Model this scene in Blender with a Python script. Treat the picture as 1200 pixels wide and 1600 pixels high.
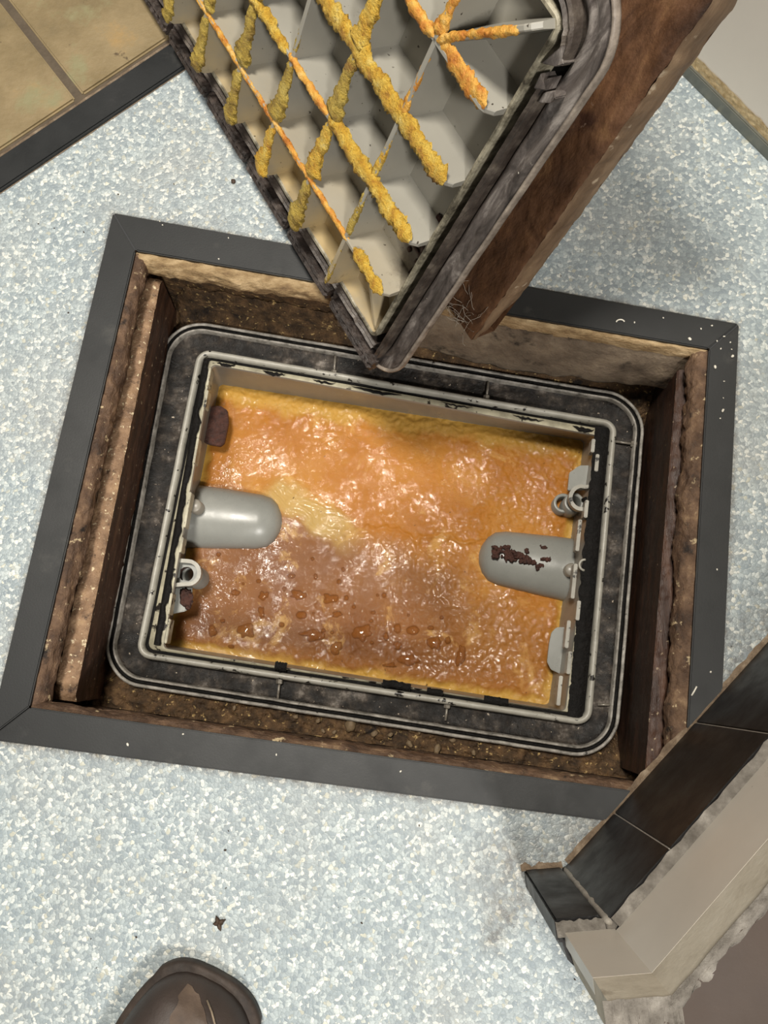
import bpy, bmesh, math, random
from mathutils import Vector, Matrix, noise

for o in list(bpy.data.objects):
    bpy.data.objects.remove(o)
S = bpy.context.scene
COL = S.collection
rnd = random.Random(7)

# ------------------------------------------------------------------ camera
CAM_H = 0.62                                   # eye height above the vinyl, metres
FOC = 1350.0                                   # focal length for a 1200 x 1600 frame
_down = Vector((635 - 600, 1062 - 800, FOC)).normalized()      # plumb line seen by the camera
_xr = (Vector((1, 0, 0)) - _down * _down.x).normalized()
_up = -_down
_yw = _up.cross(_xr)
RW = Matrix((_xr, _yw, _up))                   # camera (x right, y down, z ahead) to world
cam_d = bpy.data.cameras.new('camera')
cam = bpy.data.objects.new('camera', cam_d)
COL.objects.link(cam)
rot = Matrix((RW.col[0], -RW.col[1], -RW.col[2])).transposed()
cam.matrix_world = Matrix.Translation((0, 0, CAM_H)) @ rot.to_4x4()
cam_d.sensor_fit = 'VERTICAL'
cam_d.sensor_height = 32
cam_d.sensor_width = 24
cam_d.lens = 32 * FOC / 1600
cam_d.clip_start = 0.01
S.camera = cam

# ------------------------------------------------------------------ world, lamps, exposure
w = bpy.data.worlds.new('world')
S.world = w
w.use_nodes = True
w.node_tree.nodes['Background'].inputs[0].default_value = (1.0, 0.97, 0.92, 1)
w.node_tree.nodes['Background'].inputs[1].default_value = 0.10
S.view_settings.view_transform = 'Standard'
S.view_settings.look = 'None'
S.view_settings.gamma = 1
S.view_settings.use_curve_mapping = False
S.view_settings.exposure = 0.0


def lamp(name, loc, aim, sx, sy, power, color=(1, 0.96, 0.9)):
    l = bpy.data.lights.new(name, 'AREA')
    l.shape = 'RECTANGLE'
    l.size, l.size_y, l.energy, l.color = sx, sy, power, color
    o = bpy.data.objects.new(name, l)
    COL.objects.link(o)
    o.location = loc
    o.rotation_euler = (Vector(aim) - Vector(loc)).to_track_quat('-Z', 'Y').to_euler()
    return o


lamp('ceiling_lamp', (-0.25, 0.5, 2.3), (0.05, 0.1, 0), 0.4, 0.4, 60, (1, .94, .84))
lamp('ceiling_lamp', (0.62, -1.70, 2.3), (0, 0.1, 0), 0.3, 0.3, 60, (1, .96, .90))


# ------------------------------------------------------------------ helpers
def at(px, py, z=0.0):
    """World point at height z that was measured at photograph position (px, py)."""
    d = RW @ Vector((px - 600, py - 800, FOC))
    t = (z - CAM_H) / d.z
    return Vector((t * d.x, t * d.y, z))


def lin(c):
    c = c.lstrip('#')
    v = [int(c[i:i + 2], 16) / 255 for i in (0, 2, 4)]
    return tuple(x / 12.92 if x <= .04045 else ((x + .055) / 1.055) ** 2.4 for x in v) + (1,)


def nz(x, y, z=0.0):
    return noise.noise(Vector((x, y, z)))


def fbm(x, y, z=0.0, o=4):
    return noise.fractal(Vector((x, y, z)), 1.0, 2.0, o)


class NT:
    def __init__(s, name):
        s.m = bpy.data.materials.new(name)
        s.m.use_nodes = True
        s.t = s.m.node_tree
        s.b = s.t.nodes['Principled BSDF']
        s.co = s.t.nodes.new('ShaderNodeTexCoord').outputs['Object']

    def n(s, typ, **k):
        nd = s.t.nodes.new(typ)
        for a, v in k.items():
            setattr(nd, a, v)
        return nd

    def l(s, a, b):
        s.t.links.new(a, b)

    def mapping(s, sc=(1, 1, 1), rz=0, loc=(0, 0, 0)):
        m = s.n('ShaderNodeMapping')
        m.inputs['Scale'].default_value = sc
        m.inputs['Rotation'].default_value = (0, 0, rz)
        m.inputs['Location'].default_value = loc
        s.l(s.co, m.inputs[0])
        return m.outputs[0]

    def noise(s, scale, detail=6, rough=.6, vec=None, dist=0):
        q = s.n('ShaderNodeTexNoise')
        q.inputs['Scale'].default_value = scale
        q.inputs['Detail'].default_value = detail
        q.inputs['Roughness'].default_value = rough
        q.inputs['Distortion'].default_value = dist
        s.l(vec or s.co, q.inputs['Vector'])
        return q.outputs['Fac']

    def ramp(s, fac, stops, interp='LINEAR'):
        r = s.n('ShaderNodeValToRGB')
        r.color_ramp.interpolation = interp
        e = r.color_ramp.elements
        while len(e) < len(stops):
            e.new(.5)
        for el, (p, c) in zip(e, stops):
            el.position = p
            el.color = lin(c) if isinstance(c, str) else (c, c, c, 1)
        s.l(fac, r.inputs[0])
        return r.outputs[0]

    def mix(s, fac, a, b, mode='MIX'):
        m = s.n('ShaderNodeMix', data_type='RGBA', blend_type=mode)
        for sock, v in ((m.inputs[0], fac), (m.inputs[6], a), (m.inputs[7], b)):
            if isinstance(v, str):
                sock.default_value = lin(v)
            elif isinstance(v, (int, float)):
                sock.default_value = v
            else:
                s.l(v, sock)
        return m.outputs[2]

    def math(s, op, a, b=0.0, clamp=False):
        m = s.n('ShaderNodeMath', operation=op, use_clamp=clamp)
        for sock, v in ((m.inputs[0], a), (m.inputs[1], b)):
            if isinstance(v, (int, float)):
                sock.default_value = v
            else:
                s.l(v, sock)
        return m.outputs[0]

    def attr(s, name):
        return s.n('ShaderNodeAttribute', attribute_name=name).outputs['Fac']

    def bump(s, h, strength=.3, dist=.001):
        b = s.n('ShaderNodeBump')
        b.inputs['Strength'].default_value = strength
        b.inputs['Distance'].default_value = dist
        s.l(h, b.inputs['Height'])
        s.l(b.outputs[0], s.b.inputs['Normal'])

    def set(s, **k):
        for a, v in k.items():
            i = s.b.inputs[a.replace('_', ' ')]
            if isinstance(v, str):
                i.default_value = lin(v)
            elif isinstance(v, (int, float, tuple)):
                i.default_value = v
            else:
                s.l(v, i)


def mat(name, stops, scale=40, rough=(.5, .8), bump=.3, bscale=300, bdist=.001, stretch=(1, 1, 1), rz=0,
        spots=(), metallic=0, detail=8, spec=.5, dist=0):
    t = NT(name)
    v = t.mapping(stretch, rz)
    f = t.noise(scale, detail, .65, v, dist)
    c = t.ramp(f, stops)
    for sc, lo, hi, colr in spots:
        v2 = t.mapping((1, 1, 1), 0, (sc * .013, lo, .37))
        c = t.mix(t.ramp(t.noise(sc, 5, .6, v2), [(lo, 0.0), (hi, 1.0)]), c, colr)
    t.set(Base_Color=c, Metallic=metallic, Roughness=t.ramp(t.noise(scale * 1.7, 5, .6, v), [(.3, rough[0]), (.7, rough[1])]))
    t.b.inputs['Specular IOR Level'].default_value = spec
    if bump:
        t.bump(t.noise(bscale, 6, .65, v), bump, bdist)
    return t.m


def new_obj(name, bm, m=None, parent=None, smooth=False, base=None):
    """Link a bmesh as one mesh object; base moves its origin (or its parent's origin is used)."""
    me = bpy.data.meshes.new(name)
    bmesh.ops.recalc_face_normals(bm, faces=bm.faces)
    if base is not None:
        bmesh.ops.translate(bm, verts=bm.verts, vec=-Vector(base))
    bm.to_mesh(me)
    bm.free()
    if smooth:
        me.polygons.foreach_set('use_smooth', [True] * len(me.polygons))
    o = bpy.data.objects.new(name, me)
    COL.objects.link(o)
    if m:
        me.materials.append(m)
    if parent is not None:
        o.parent = parent
        root = parent
        if base is None and not root.get('_local'):
            off = Vector(root.get('_base', (0, 0, 0)))
            me.transform(Matrix.Translation(-off))
            if root.get('_part'):
                pass
    elif base is not None:
        o.location = base
    return o


def thing(name, label, cat, base=(0, 0, 0), group=None, matrix=None):
    o = bpy.data.objects.new(name, None)
    COL.objects.link(o)
    o.empty_display_size = .05
    if matrix is not None:
        o.matrix_world = matrix
        o['_local'] = 1
    else:
        o.location = base
        o['_base'] = tuple(base)
    tag(o, label, cat, group)
    return o


def tag(o, label, cat, group=None, kind=None):
    o['label'] = label
    o['category'] = cat
    if group:
        o['group'] = group
    if kind:
        o['kind'] = kind
    return o


def part(name, bm, m, parent, smooth=False, label=None):
    """A part (or sub-part) with vertices given in the thing's own space (world for things with a base)."""
    me = bpy.data.meshes.new(name)
    bmesh.ops.recalc_face_normals(bm, faces=bm.faces)
    root = parent
    while root.parent:
        root = root.parent
    if '_base' in root.keys():
        bmesh.ops.translate(bm, verts=bm.verts, vec=-Vector(root['_base']))
    bm.to_mesh(me)
    bm.free()
    if smooth:
        me.polygons.foreach_set('use_smooth', [True] * len(me.polygons))
    o = bpy.data.objects.new(name, me)
    COL.objects.link(o)
    me.materials.append(m)
    o.parent = parent
    if label:
        o['label'] = label
    return o


def struct(name, bm, m, smooth=False):
    o = new_obj(name, bm, m, None, smooth)
    o['kind'] = 'structure'
    return o


def quad(bm, a, b, c, d):
    return bm.faces.new([bm.verts.new(p) for p in (a, b, c, d)])


def prism(bm, pts, z0, z1, bev=0.0):
    """Plan polygon pts (x, y) raised from z0 to z1."""
    n = len(pts)
    lo = [bm.verts.new((p[0], p[1], z0)) for p in pts]
    hi = [bm.verts.new((p[0], p[1], z1)) for p in pts]
    fs = [bm.faces.new(lo[::-1]), bm.faces.new(hi)]
    for i in range(n):
        fs.append(bm.faces.new((lo[i], lo[(i + 1) % n], hi[(i + 1) % n], hi[i])))
    if bev:
        es = set(e for e in fs[1].edges)
        for v in hi:
            es |= set(v.link_edges)
        bmesh.ops.bevel(bm, geom=list(es), offset=bev, segments=2, affect='EDGES')


def extrude_poly(bm, pts, off, bev=0.0):
    """3D polygon pts swept by vector off."""
    n = len(pts)
    off = Vector(off)
    a = [bm.verts.new(p) for p in pts]
    b = [bm.verts.new(Vector(p) + off) for p in pts]
    fs = [bm.faces.new(a), bm.faces.new(b[::-1])]
    for i in range(n):
        fs.append(bm.faces.new((a[i], b[i], b[(i + 1) % n], a[(i + 1) % n])))
    if bev:
        bmesh.ops.bevel(bm, geom=list(set(e for f in fs for e in f.edges)), offset=bev, segments=2, affect='EDGES')


def grid(bm, fn, nu, nv, closed=False):
    vs = [[bm.verts.new(fn(i / nu, j / nv)) for i in range(nu + 1)] for j in range(nv + 1)]
    for j in range(nv):
        for i in range(nu):
            bm.faces.new((vs[j][i], vs[j][i + 1], vs[j + 1][i + 1], vs[j + 1][i]))
    return vs


def bridge(bm, loops, closed=True):
    rows = [[bm.verts.new(p) for p in lp] for lp in loops]
    n = len(rows[0])
    for a, b in zip(rows, rows[1:]):
        for i in range(n if closed else n - 1):
            bm.faces.new((a[i], a[(i + 1) % n], b[(i + 1) % n], b[i]))
    return rows


def inset_quad(q, ins):
    """Offset each edge of a clockwise plan quad inwards; ins one number or four (top, right, bottom, left)."""
    if not hasattr(ins, '__len__'):
        ins = (ins,) * 4
    ls = []
    for i in range(4):
        a, b = Vector(q[i][:2]), Vector(q[(i + 1) % 4][:2])
        d = (b - a).normalized()
        ls.append((a + Vector((d.y, -d.x)) * ins[i], d))
    out = []
    for i in range(4):
        (p, d), (r, e) = ls[i - 1], ls[i]
        den = d.x * e.y - d.y * e.x
        t = ((r.x - p.x) * e.y - (r.y - p.y) * e.x) / den
        out.append(p + d * t)
    return out


def rloop(q, ins, r, z, n=8, sub=10):
    """Rounded loop of a quad (offset inwards by ins, corner radius r) at height z."""
    c = inset_quad(q, ins)
    pts = []
    arcs = []
    for i in range(4):
        a, b, e = c[i - 1], c[i], c[(i + 1) % 4]
        u, v = (a - b).normalized(), (e - b).normalized()
        h = u.angle(v) / 2
        rr = max(r, .0004)
        t = rr / math.tan(h)
        cen = b + (u + v).normalized() * (rr / math.sin(h))
        p, s = b + u * t - cen, b + v * t - cen
        ang = math.atan2(p.x * s.y - p.y * s.x, p.dot(s))
        arcs.append([cen + Matrix.Rotation(ang * k / n, 2) @ p for k in range(n + 1)])
    for i in range(4):
        pts += arcs[i]
        s, e = arcs[i][-1], arcs[(i + 1) % 4][0]
        pts += [s.lerp(e, k / sub) for k in range(1, sub)]
    return [Vector((p.x, p.y, z)) for p in pts]


def ring(q, prof, r, n=8, wob=0.0, seed=0, sub=10):
    bm = bmesh.new()
    loops = []
    for d, z in prof:
        lp = rloop(q, d, max(r - d, .0006), z, n, sub)
        if wob:
            lp = [p + Vector((nz(p.x * 60, p.y * 60, seed), nz(p.x * 60, p.y * 60, seed + 5), nz(p.x * 50, p.y * 50, seed + 9))) * wob for p in lp]
        loops.append(lp)
    bridge(bm, loops)
    return bm


def tube(bm, pts, rad, seg=8, cap=True):
    """Tube along pts; rad number or function(k, n)."""
    n = len(pts)
    rows = []
    pts = [Vector(p) for p in pts]
    ref = None
    for k, p in enumerate(pts):
        d = (pts[min(k + 1, n - 1)] - pts[max(k - 1, 0)]).normalized()
        if ref is None:
            ref = d.orthogonal().normalized()
        x = (ref - d * ref.dot(d)).normalized()
        ref = x
        y = d.cross(x)
        r = rad(k, n) if callable(rad) else rad
        rows.append([bm.verts.new(p + (x * math.cos(2 * math.pi * s / seg) + y * math.sin(2 * math.pi * s / seg)) * r) for s in range(seg)])
    for a, b in zip(rows, rows[1:]):
        for s in range(seg):
            bm.faces.new((a[s], a[(s + 1) % seg], b[(s + 1) % seg], b[s]))
    if cap:
        bm.faces.new(rows[0][::-1])
        bm.faces.new(rows[-1])


def blob(bm, c, rx, ry, rz, seed=0, amp=.35, freq=1.6, sub=2, rotz=0):
    r = bmesh.ops.create_icosphere(bm, subdivisions=sub, radius=1)
    m = Matrix.Rotation(rotz, 3, 'Z')
    for v in r['verts']:
        k = 1 + amp * nz(v.co.x * freq + seed * 3.7, v.co.y * freq + seed, v.co.z * freq)
        v.co = Vector(c) + m @ Vector((v.co.x * k * rx, v.co.y * k * ry, v.co.z * k * rz))


# ------------------------------------------------------------------ materials
def vinyl():
    t = NT('speckled_vinyl')
    base = t.noise(420, 3, .6)
    warp = t.n('ShaderNodeTexNoise')
    warp.inputs['Scale'].default_value = 260
    warp.inputs['Detail'].default_value = 2
    t.l(t.co, warp.inputs['Vector'])
    wv = t.n('ShaderNodeVectorMath', operation='MULTIPLY_ADD')
    t.l(warp.outputs['Color'], wv.inputs[0])
    wv.inputs[1].default_value = (.0034, .0034, .0034)
    t.l(t.co, wv.inputs[2])

    def vor(scale, feature='F1'):
        v = t.n('ShaderNodeTexVoronoi', feature=feature)
        v.inputs['Scale'].default_value = scale
        t.l(wv.outputs[0], v.inputs['Vector'])
        return v
    v1 = vor(380)
    sep = t.n('ShaderNodeSeparateColor')
    t.l(v1.outputs['Color'], sep.inputs[0])
    c = t.ramp(sep.outputs[0], [(0, '#87939a'), (.3, '#95a1a6'), (.6, '#a5b0b3'), (.8, '#b7c1c2'), (.92, '#d2d7d3'), (1, '#dfe0d8')])
    c = t.mix(t.ramp(sep.outputs[1], [(.94, 0.0), (.98, .5)]), c, '#cfc9ae')
    e = vor(380, 'DISTANCE_TO_EDGE')
    c = t.mix(t.ramp(e.outputs['Distance'], [(.0, .75), (.09, 0.0)]), c, '#858e90')
    c = t.mix(t.ramp(base, [(.3, .3), (.5, 0.0)]), c, '#7d878a')
    # broad scuffing, then grime worked in along the edges and a few dark pinholes
    c = t.mix(t.ramp(t.noise(9, 4, .6), [(.45, 0.0), (.75, .3)]), c, '#a0988d')
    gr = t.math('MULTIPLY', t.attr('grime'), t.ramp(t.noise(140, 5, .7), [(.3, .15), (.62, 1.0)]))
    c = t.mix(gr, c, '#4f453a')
    c = t.mix(t.ramp(t.noise(330, 2, .5), [(.73, 0.0), (.76, .8)]), c, '#3a3833')
    t.set(Base_Color=c, Roughness=t.ramp(t.noise(300, 3, .6), [(.3, .3), (.7, .55)]))
    t.bump(t.math('ADD', t.math('MULTIPLY', e.outputs['Distance'], 1.0), t.noise(500, 3, .6)), .5, .0008)
    return t.m


M = {}
M['vinyl'] = vinyl()
M['tile'] = mat('slate_look_tile', [(.28, '#665a40'), (.45, '#7d6d4e'), (.58, '#8b7a5a'), (.72, '#a08252')], 14, (.45, .65), .5, 160, .0012,
                spots=[(22, .56, .68, '#86805f'), (60, .66, .72, '#4d3f2c')])
M['grout'] = mat('dark_grout', [(.3, '#4a4034'), (.7, '#5f5343')], 90, (.7, .9), .4, 400)
M['strip'] = mat('black_edging', [(.3, '#121415'), (.6, '#181a1b'), (.75, '#222324')], 18, (.42, .6), .12, 700, .0004,
                 spots=[(30, .62, .8, '#3a3936')])
M['grime'] = mat('caked_grime', [(.3, '#5a4a3a'), (.55, '#7c6a56'), (.75, '#9c8c78')], 120, (.5, .9), .8, 350, .002)
M['ply'] = mat('rotten_plywood', [(.25, '#2a1d14'), (.42, '#4b3626'), (.6, '#6e5540'), (.78, '#a58a68')], 55, (.45, .85), .9, 260, .002,
               stretch=(1, 1, 2.5), spots=[(150, .63, .7, '#c9b48e'), (70, .6, .7, '#1d140e')])
M['bare'] = mat('broken_pale_wood', [(.25, '#5d4630'), (.45, '#937a56'), (.65, '#b9a07a'), (.8, '#cdb893')], 60, (.6, .9), .9, 200, .002, stretch=(1, 2.5, 2))
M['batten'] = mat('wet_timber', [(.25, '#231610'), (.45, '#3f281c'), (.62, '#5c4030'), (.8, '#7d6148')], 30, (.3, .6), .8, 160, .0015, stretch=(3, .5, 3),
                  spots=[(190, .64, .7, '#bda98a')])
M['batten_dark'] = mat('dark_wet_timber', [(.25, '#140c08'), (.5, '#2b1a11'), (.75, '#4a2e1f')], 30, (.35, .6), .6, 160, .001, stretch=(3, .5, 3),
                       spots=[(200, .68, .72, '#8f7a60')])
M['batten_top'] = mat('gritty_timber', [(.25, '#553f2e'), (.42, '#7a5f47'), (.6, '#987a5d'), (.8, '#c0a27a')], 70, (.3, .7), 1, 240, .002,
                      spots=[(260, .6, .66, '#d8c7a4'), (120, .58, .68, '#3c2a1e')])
M['concrete'] = mat('dirty_concrete', [(.25, '#4a3f33'), (.5, '#6e6050'), (.75, '#8c7d68')], 38, (.7, .95), .8, 180, .002,
                    spots=[(55, .58, .7, '#2f261d')])
M['dirt'] = mat('packed_dirt', [(.25, '#241910'), (.45, '#4a3722'), (.6, '#6a5034'), (.8, '#947850')], 90, (.35, .9), 1, 300, .003,
                spots=[(240, .61, .66, '#c6a870'), (45, .56, .7, '#1a110a')])
M['dirt_edge'] = M['dirt']
M['flange'] = mat('black_grimy_flange', [(.36, '#0a0806'), (.5, '#1c1713'), (.6, '#3d362f'), (.74, '#857d75')], 60, (.3, .7), .7, 260, .0015,
                  spots=[(300, .68, .72, '#b8aa98'), (28, .55, .7, '#0a0705')], spec=.25)
M['ridge'] = mat('worn_grey_ridge', [(.28, '#35312c'), (.4, '#6e6a63'), (.58, '#969189'), (.8, '#bdb9b1')], 110, (.3, .6), .5, 300, .001,
                 spots=[(140, .64, .7, '#1b1713')])
M['rim'] = mat('grey_plastic_rim', [(.3, '#8d8a80'), (.6, '#a5a298'), (.8, '#bdb9ac')], 60, (.3, .55), .3, 300, .0006,
               spots=[(130, .60, .64, '#17120e')])
M['rim_stained'] = mat('stained_plastic', [(.3, '#7f7a69'), (.5, '#a8a28c'), (.75, '#c4bea4')], 60, (.35, .6), .4, 300, .0008,
                       spots=[(95, .57, .62, '#1a140f')])
M['tank'] = mat('grey_tank_plastic', [(.3, '#7f7a70'), (.6, '#8b867c'), (.8, '#979184')], 20, (.25, .45), .15, 300, .0006,
                spots=[(260, .72, .75, '#3a3128')])
M['pipe'] = mat('grey_pipe_plastic', [(.3, '#7f807b'), (.6, '#8a8b86'), (.8, '#989892')], 20, (.22, .4), .15, 400, .0004,
                spots=[(330, .71, .74, '#3d372e')])
M['rust'] = mat('dark_brown_scum', [(.3, '#2a1712'), (.6, '#4a2a20'), (.8, '#6b4234')], 160, (.4, .8), 1, 400, .002)
M['black'] = mat('black_sludge', [(.3, '#050403'), (.6, '#0d0a08'), (.8, '#1c1611')], 90, (.45, .7), .8, 260, .002, spec=.2)
M['bolt'] = mat('grimy_steel', [(.3, '#5c564e'), (.6, '#8b857b'), (.8, '#b4aea2')], 300, (.3, .5), .5, 600, .0004, metallic=.3)


def grease():
    t = NT('orange_grease')
    big = t.noise(13, 5, .6)
    top = t.ramp(big, [(.3, '#9c5f1c'), (.45, '#a86b22'), (.6, '#b2782e'), (.75, '#c08c40')])
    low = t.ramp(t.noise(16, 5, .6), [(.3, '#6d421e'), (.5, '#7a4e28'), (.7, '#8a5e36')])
    c = t.mix(t.attr('browner'), top, low)
    c = t.mix(t.ramp(t.noise(30, 6, .7, None, .6), [(.56, 0.0), (.68, .55)]), c, '#d9b06c')
    c = t.mix(t.attr('pale'), c, '#b59a5e')
    c = t.mix(t.attr('deep'), c, '#98601e')
    c = t.mix(t.attr('fringe'), c, '#b58c3e')
    c = t.mix(t.ramp(t.noise(260, 2, .5), [(.735, 0.0), (.755, .85)]), c, '#4a2a12')
    t.set(Base_Color=c, Roughness=t.ramp(t.noise(60, 4, .6), [(.3, .5), (.7, .65)]))
    t.b.inputs['Specular IOR Level'].default_value = .25
    t.set(Coat_Weight=t.ramp(t.noise(24, 5, .65), [(.46, .07), (.62, .8)]), Coat_Roughness=.03, Subsurface_Weight=.04)
    t.b.inputs['Subsurface Radius'].default_value = (.004, .002, .0006)
    t.b.inputs['Subsurface Scale'].default_value = .6
    h = t.math('ADD', t.noise(260, 6, .65, None, .8), t.math('MULTIPLY', t.noise(620, 4, .6), .5))
    h = t.math('MULTIPLY', h, t.ramp(t.noise(32, 4, .6), [(.40, .45), (.62, 1.0)]))
    t.bump(h, .7, .0010)
    cb = t.n('ShaderNodeBump')
    cb.inputs['Strength'].default_value = .8
    cb.inputs['Distance'].default_value = .0014
    t.l(t.noise(150, 4, .55, None, 1.0), cb.inputs['Height'])
    t.l(cb.outputs[0], t.b.inputs['Coat Normal'])
    return t.m


M['grease'] = grease()
tw = NT('water_drop')
tw.set(Base_Color='#8c5422', Roughness=.06, Alpha=.62, Coat_Weight=.6, Coat_Roughness=.03)
M['drop'] = tw.m


def lid_plastic():
    t = NT('grey_lid_plastic')
    c = t.ramp(t.noise(14, 4, .5), [(.3, '#8f8c83'), (.6, '#9a978d'), (.8, '#a6a297')])
    sx = t.n('ShaderNodeSeparateXYZ')
    t.l(t.co, sx.inputs[0])
    st = t.math('MULTIPLY', t.ramp(sx.outputs['Y'], [(.0, .75), (.075, 0.0)]), t.ramp(t.noise(22, 5, .6), [(.3, .3), (.6, 1.0)]))
    c = t.mix(st, c, '#c2a873')
    c = t.mix(t.ramp(t.noise(34, 6, .7), [(.64, 0.0), (.74, .8)]), c, '#3a2c1c')
    c = t.mix(t.ramp(t.noise(300, 2, .5), [(.72, 0.0), (.75, .9)]), c, '#2b2118')
    ds = t.n('ShaderNodeVectorMath', operation='DISTANCE')
    t.l(t.co, ds.inputs[0])
    ds.inputs[1].default_value = (.010, .078, .026)
    sp = t.math('ADD', ds.outputs['Value'], t.math('MULTIPLY', t.noise(60, 6, .7), .03))
    c = t.mix(t.ramp(sp, [(.030, .92), (.042, 0.0)]), c, '#33241a')
    t.set(Base_Color=c, Roughness=t.ramp(t.noise(30, 4, .6), [(.3, .28), (.7, .5)]))
    t.bump(t.noise(120, 4, .6), .12, .0006)
    return t.m


M['lid'] = lid_plastic()
M['crust'] = mat('yellow_grease_crust', [(.22, '#8f6122'), (.35, '#bf8a32'), (.46, '#dcae3e'), (.6, '#eac65a'), (.78, '#f4e3a0')], 120, (.3, .6), 1, 620, .003,
                  spots=[(330, .65, .72, '#8a5a22'), (40, .64, .74, '#9a6a2a')])
M['crust_olive'] = mat('olive_grease_crust', [(.22, '#6b4f26'), (.38, '#a0833a'), (.52, '#c2a64a'), (.68, '#dcc266'), (.85, '#ecdca0')], 80, (.3, .6), 1, 620, .003,
                  spots=[(330, .65, .72, '#8a5a22'), (40, .64, .74, '#9a6a2a')])
M['crust_rust'] = mat('orange_grease_crust', [(.25, '#8f4c18'), (.42, '#c27c2e'), (.56, '#d9a548'), (.8, '#ead49a')], 80, (.3, .6), .9, 330, .002)
M['seal_grey'] = mat('grimy_grey_flange', [(.3, '#1f1a18'), (.43, '#3d3734'), (.55, '#5a534f'), (.68, '#8f8882')], 42, (.35, .6), .7, 170, .0012, stretch=(2, .6, 1), dist=.8,
                     spots=[(60, .64, .72, '#a59d95'), (200, .72, .75, '#d6d0c4')])
M['seal_ridge'] = mat('grimy_seal', [(.25, '#221b17'), (.5, '#48403a'), (.7, '#6d645a'), (.85, '#94897a')], 70, (.3, .55), .7, 200, .001)
M['gasket'] = mat('perished_black_rubber', [(.3, '#1b1613'), (.5, '#342c28'), (.7, '#5a504a'), (.85, '#857a72')], 100, (.3, .55), .8, 300, .0015)
M['lip'] = mat('worn_pale_lip', [(.3, '#5b524a'), (.55, '#8c8176'), (.8, '#b5a896')], 90, (.35, .6), .4, 300)
M['border'] = mat('flaking_border', [(.3, '#262019'), (.44, '#6d6757'), (.6, '#a39c88'), (.8, '#bdb59c')], 110, (.35, .6), .5, 300)
M['board'] = mat('old_brown_board', [(.22, '#2a1b12'), (.4, '#4c3220'), (.55, '#674831'), (.7, '#846242'), (.85, '#a88a66')], 26, (.45, .75), .8, 140, .0015,
                 stretch=(1.6, .8, 1.6), dist=1.2, spots=[(34, .6, .72, '#3a2216'), (75, .68, .74, '#a08a78')])
M['board_end'] = mat('board_end', [(.25, '#4a3826'), (.5, '#76604a'), (.75, '#957d62')], 40, (.5, .8), .7, 200, .001, stretch=(2, .5, 2),
                     spots=[(60, .64, .7, '#b8a68e')])
M['hair'] = mat('grey_fibre', [(.3, '#8c8274'), (.7, '#c8beb0')], 100, (.5, .7), 0)
M['cream'] = mat('cream_panel', [(.3, '#ebe4d8'), (.7, '#f0e9dc')], 8, (.4, .55), .05, 300, .0003, spots=[(300, .77, .79, '#8f8578')])
M['raw'] = mat('raw_chipboard', [(.3, '#a58a5c'), (.5, '#cdb58a'), (.75, '#e2d0a6')], 200, (.6, .9), .6, 500)
M['metal_strip'] = mat('grey_metal_strip', [(.3, '#6b6d66'), (.7, '#82847c')], 30, (.3, .45), 0, metallic=.5)
M['skirt'] = mat('black_glazed_tile', [(.3, '#0a0909'), (.55, '#110f0f'), (.8, '#1f1c1b')], 26, (.28, .5), .15, 200, .0006,
                 spots=[(70, .70, .8, '#2c2825')], spec=.3)
M['wtile'] = mat('cream_wall_tile', [(.3, '#c9c2b7'), (.7, '#d3ccc1')], 10, (.25, .4), .05, 200, .0003,
                 spots=[(70, .72, .76, '#5f564b')])
M['plaster'] = mat('scuffed_plaster', [(.3, '#b5ac9c'), (.5, '#cdc5b5'), (.75, '#d9d2c3')], 35, (.6, .8), .4, 200, .0008, spots=[(40, .62, .74, '#85796a')], spec=.08)
M['filler'] = mat('grey_mortar', [(.3, '#57524c'), (.55, '#7d7871'), (.8, '#a5a098')], 90, (.75, .95), .8, 260, .002, spec=.08)
M['joint'] = mat('pale_joint', [(.3, '#8d877e'), (.7, '#b0aaa0')], 200, (.6, .8), .4, 500)
M['browntop'] = mat('brown_painted_top', [(.3, '#33271f'), (.6, '#3f3025'), (.8, '#49382b')], 6, (.5, .7), .1, 100)
M['leather'] = mat('brown_leather', [(.3, '#2e2622'), (.55, '#3a302b'), (.8, '#483c35')], 18, (.45, .65), .35, 500, .0006)
M['suede'] = mat('scuffed_leather', [(.3, '#493c33'), (.55, '#5d4d41'), (.8, '#74624f')], 40, (.6, .8), .4, 500, .0006)
M['sole'] = mat('dark_sole', [(.3, '#241d19'), (.7, '#463a32')], 60, (.6, .8), .4, 300)
M['thread'] = mat('pale_seam', [(.3, '#6f6152'), (.7, '#94846f')], 200, (.6, .8), .4, 600)
M['white'] = mat('white_crumb', [(.3, '#cfcabc'), (.7, '#e8e4d8')], 200, (.5, .7), .3, 600)
M['dark_bit'] = mat('dark_crumb', [(.3, '#2a1e15'), (.7, '#4d3826')], 200, (.5, .7), .6, 600)
M['pebble'] = mat('dusty_pebble', [(.3, '#5a4a36'), (.6, '#7d6a50'), (.8, '#9c8a6c')], 160, (.5, .8), .6, 400)

# ------------------------------------------------------------------ floor with the pit opening
TO = [at(178, 335), at(1153, 508), at(1117, 1304), at(-17, 1155)]       # outer edge of the black edging
TI = [at(213, 394), at(1106, 547), at(1066, 1246), at(48, 1105)]        # inner edge
WB = [at(890, 1345), at(1200, 1000)]                                    # foot of the tiled wall
WD = (WB[1] - WB[0]).normalized()                                       # along the tiled wall
WN = Vector((-WD.y, WD.x, 0))                                           # out of it, over the pit
C1 = at(878, 1353)                                                      # inner corner of the wall
C2 = at(818, 1358)                                                      # its free end


def wall_dist(p):
    return (p - WB[0]).dot(WN)


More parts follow.
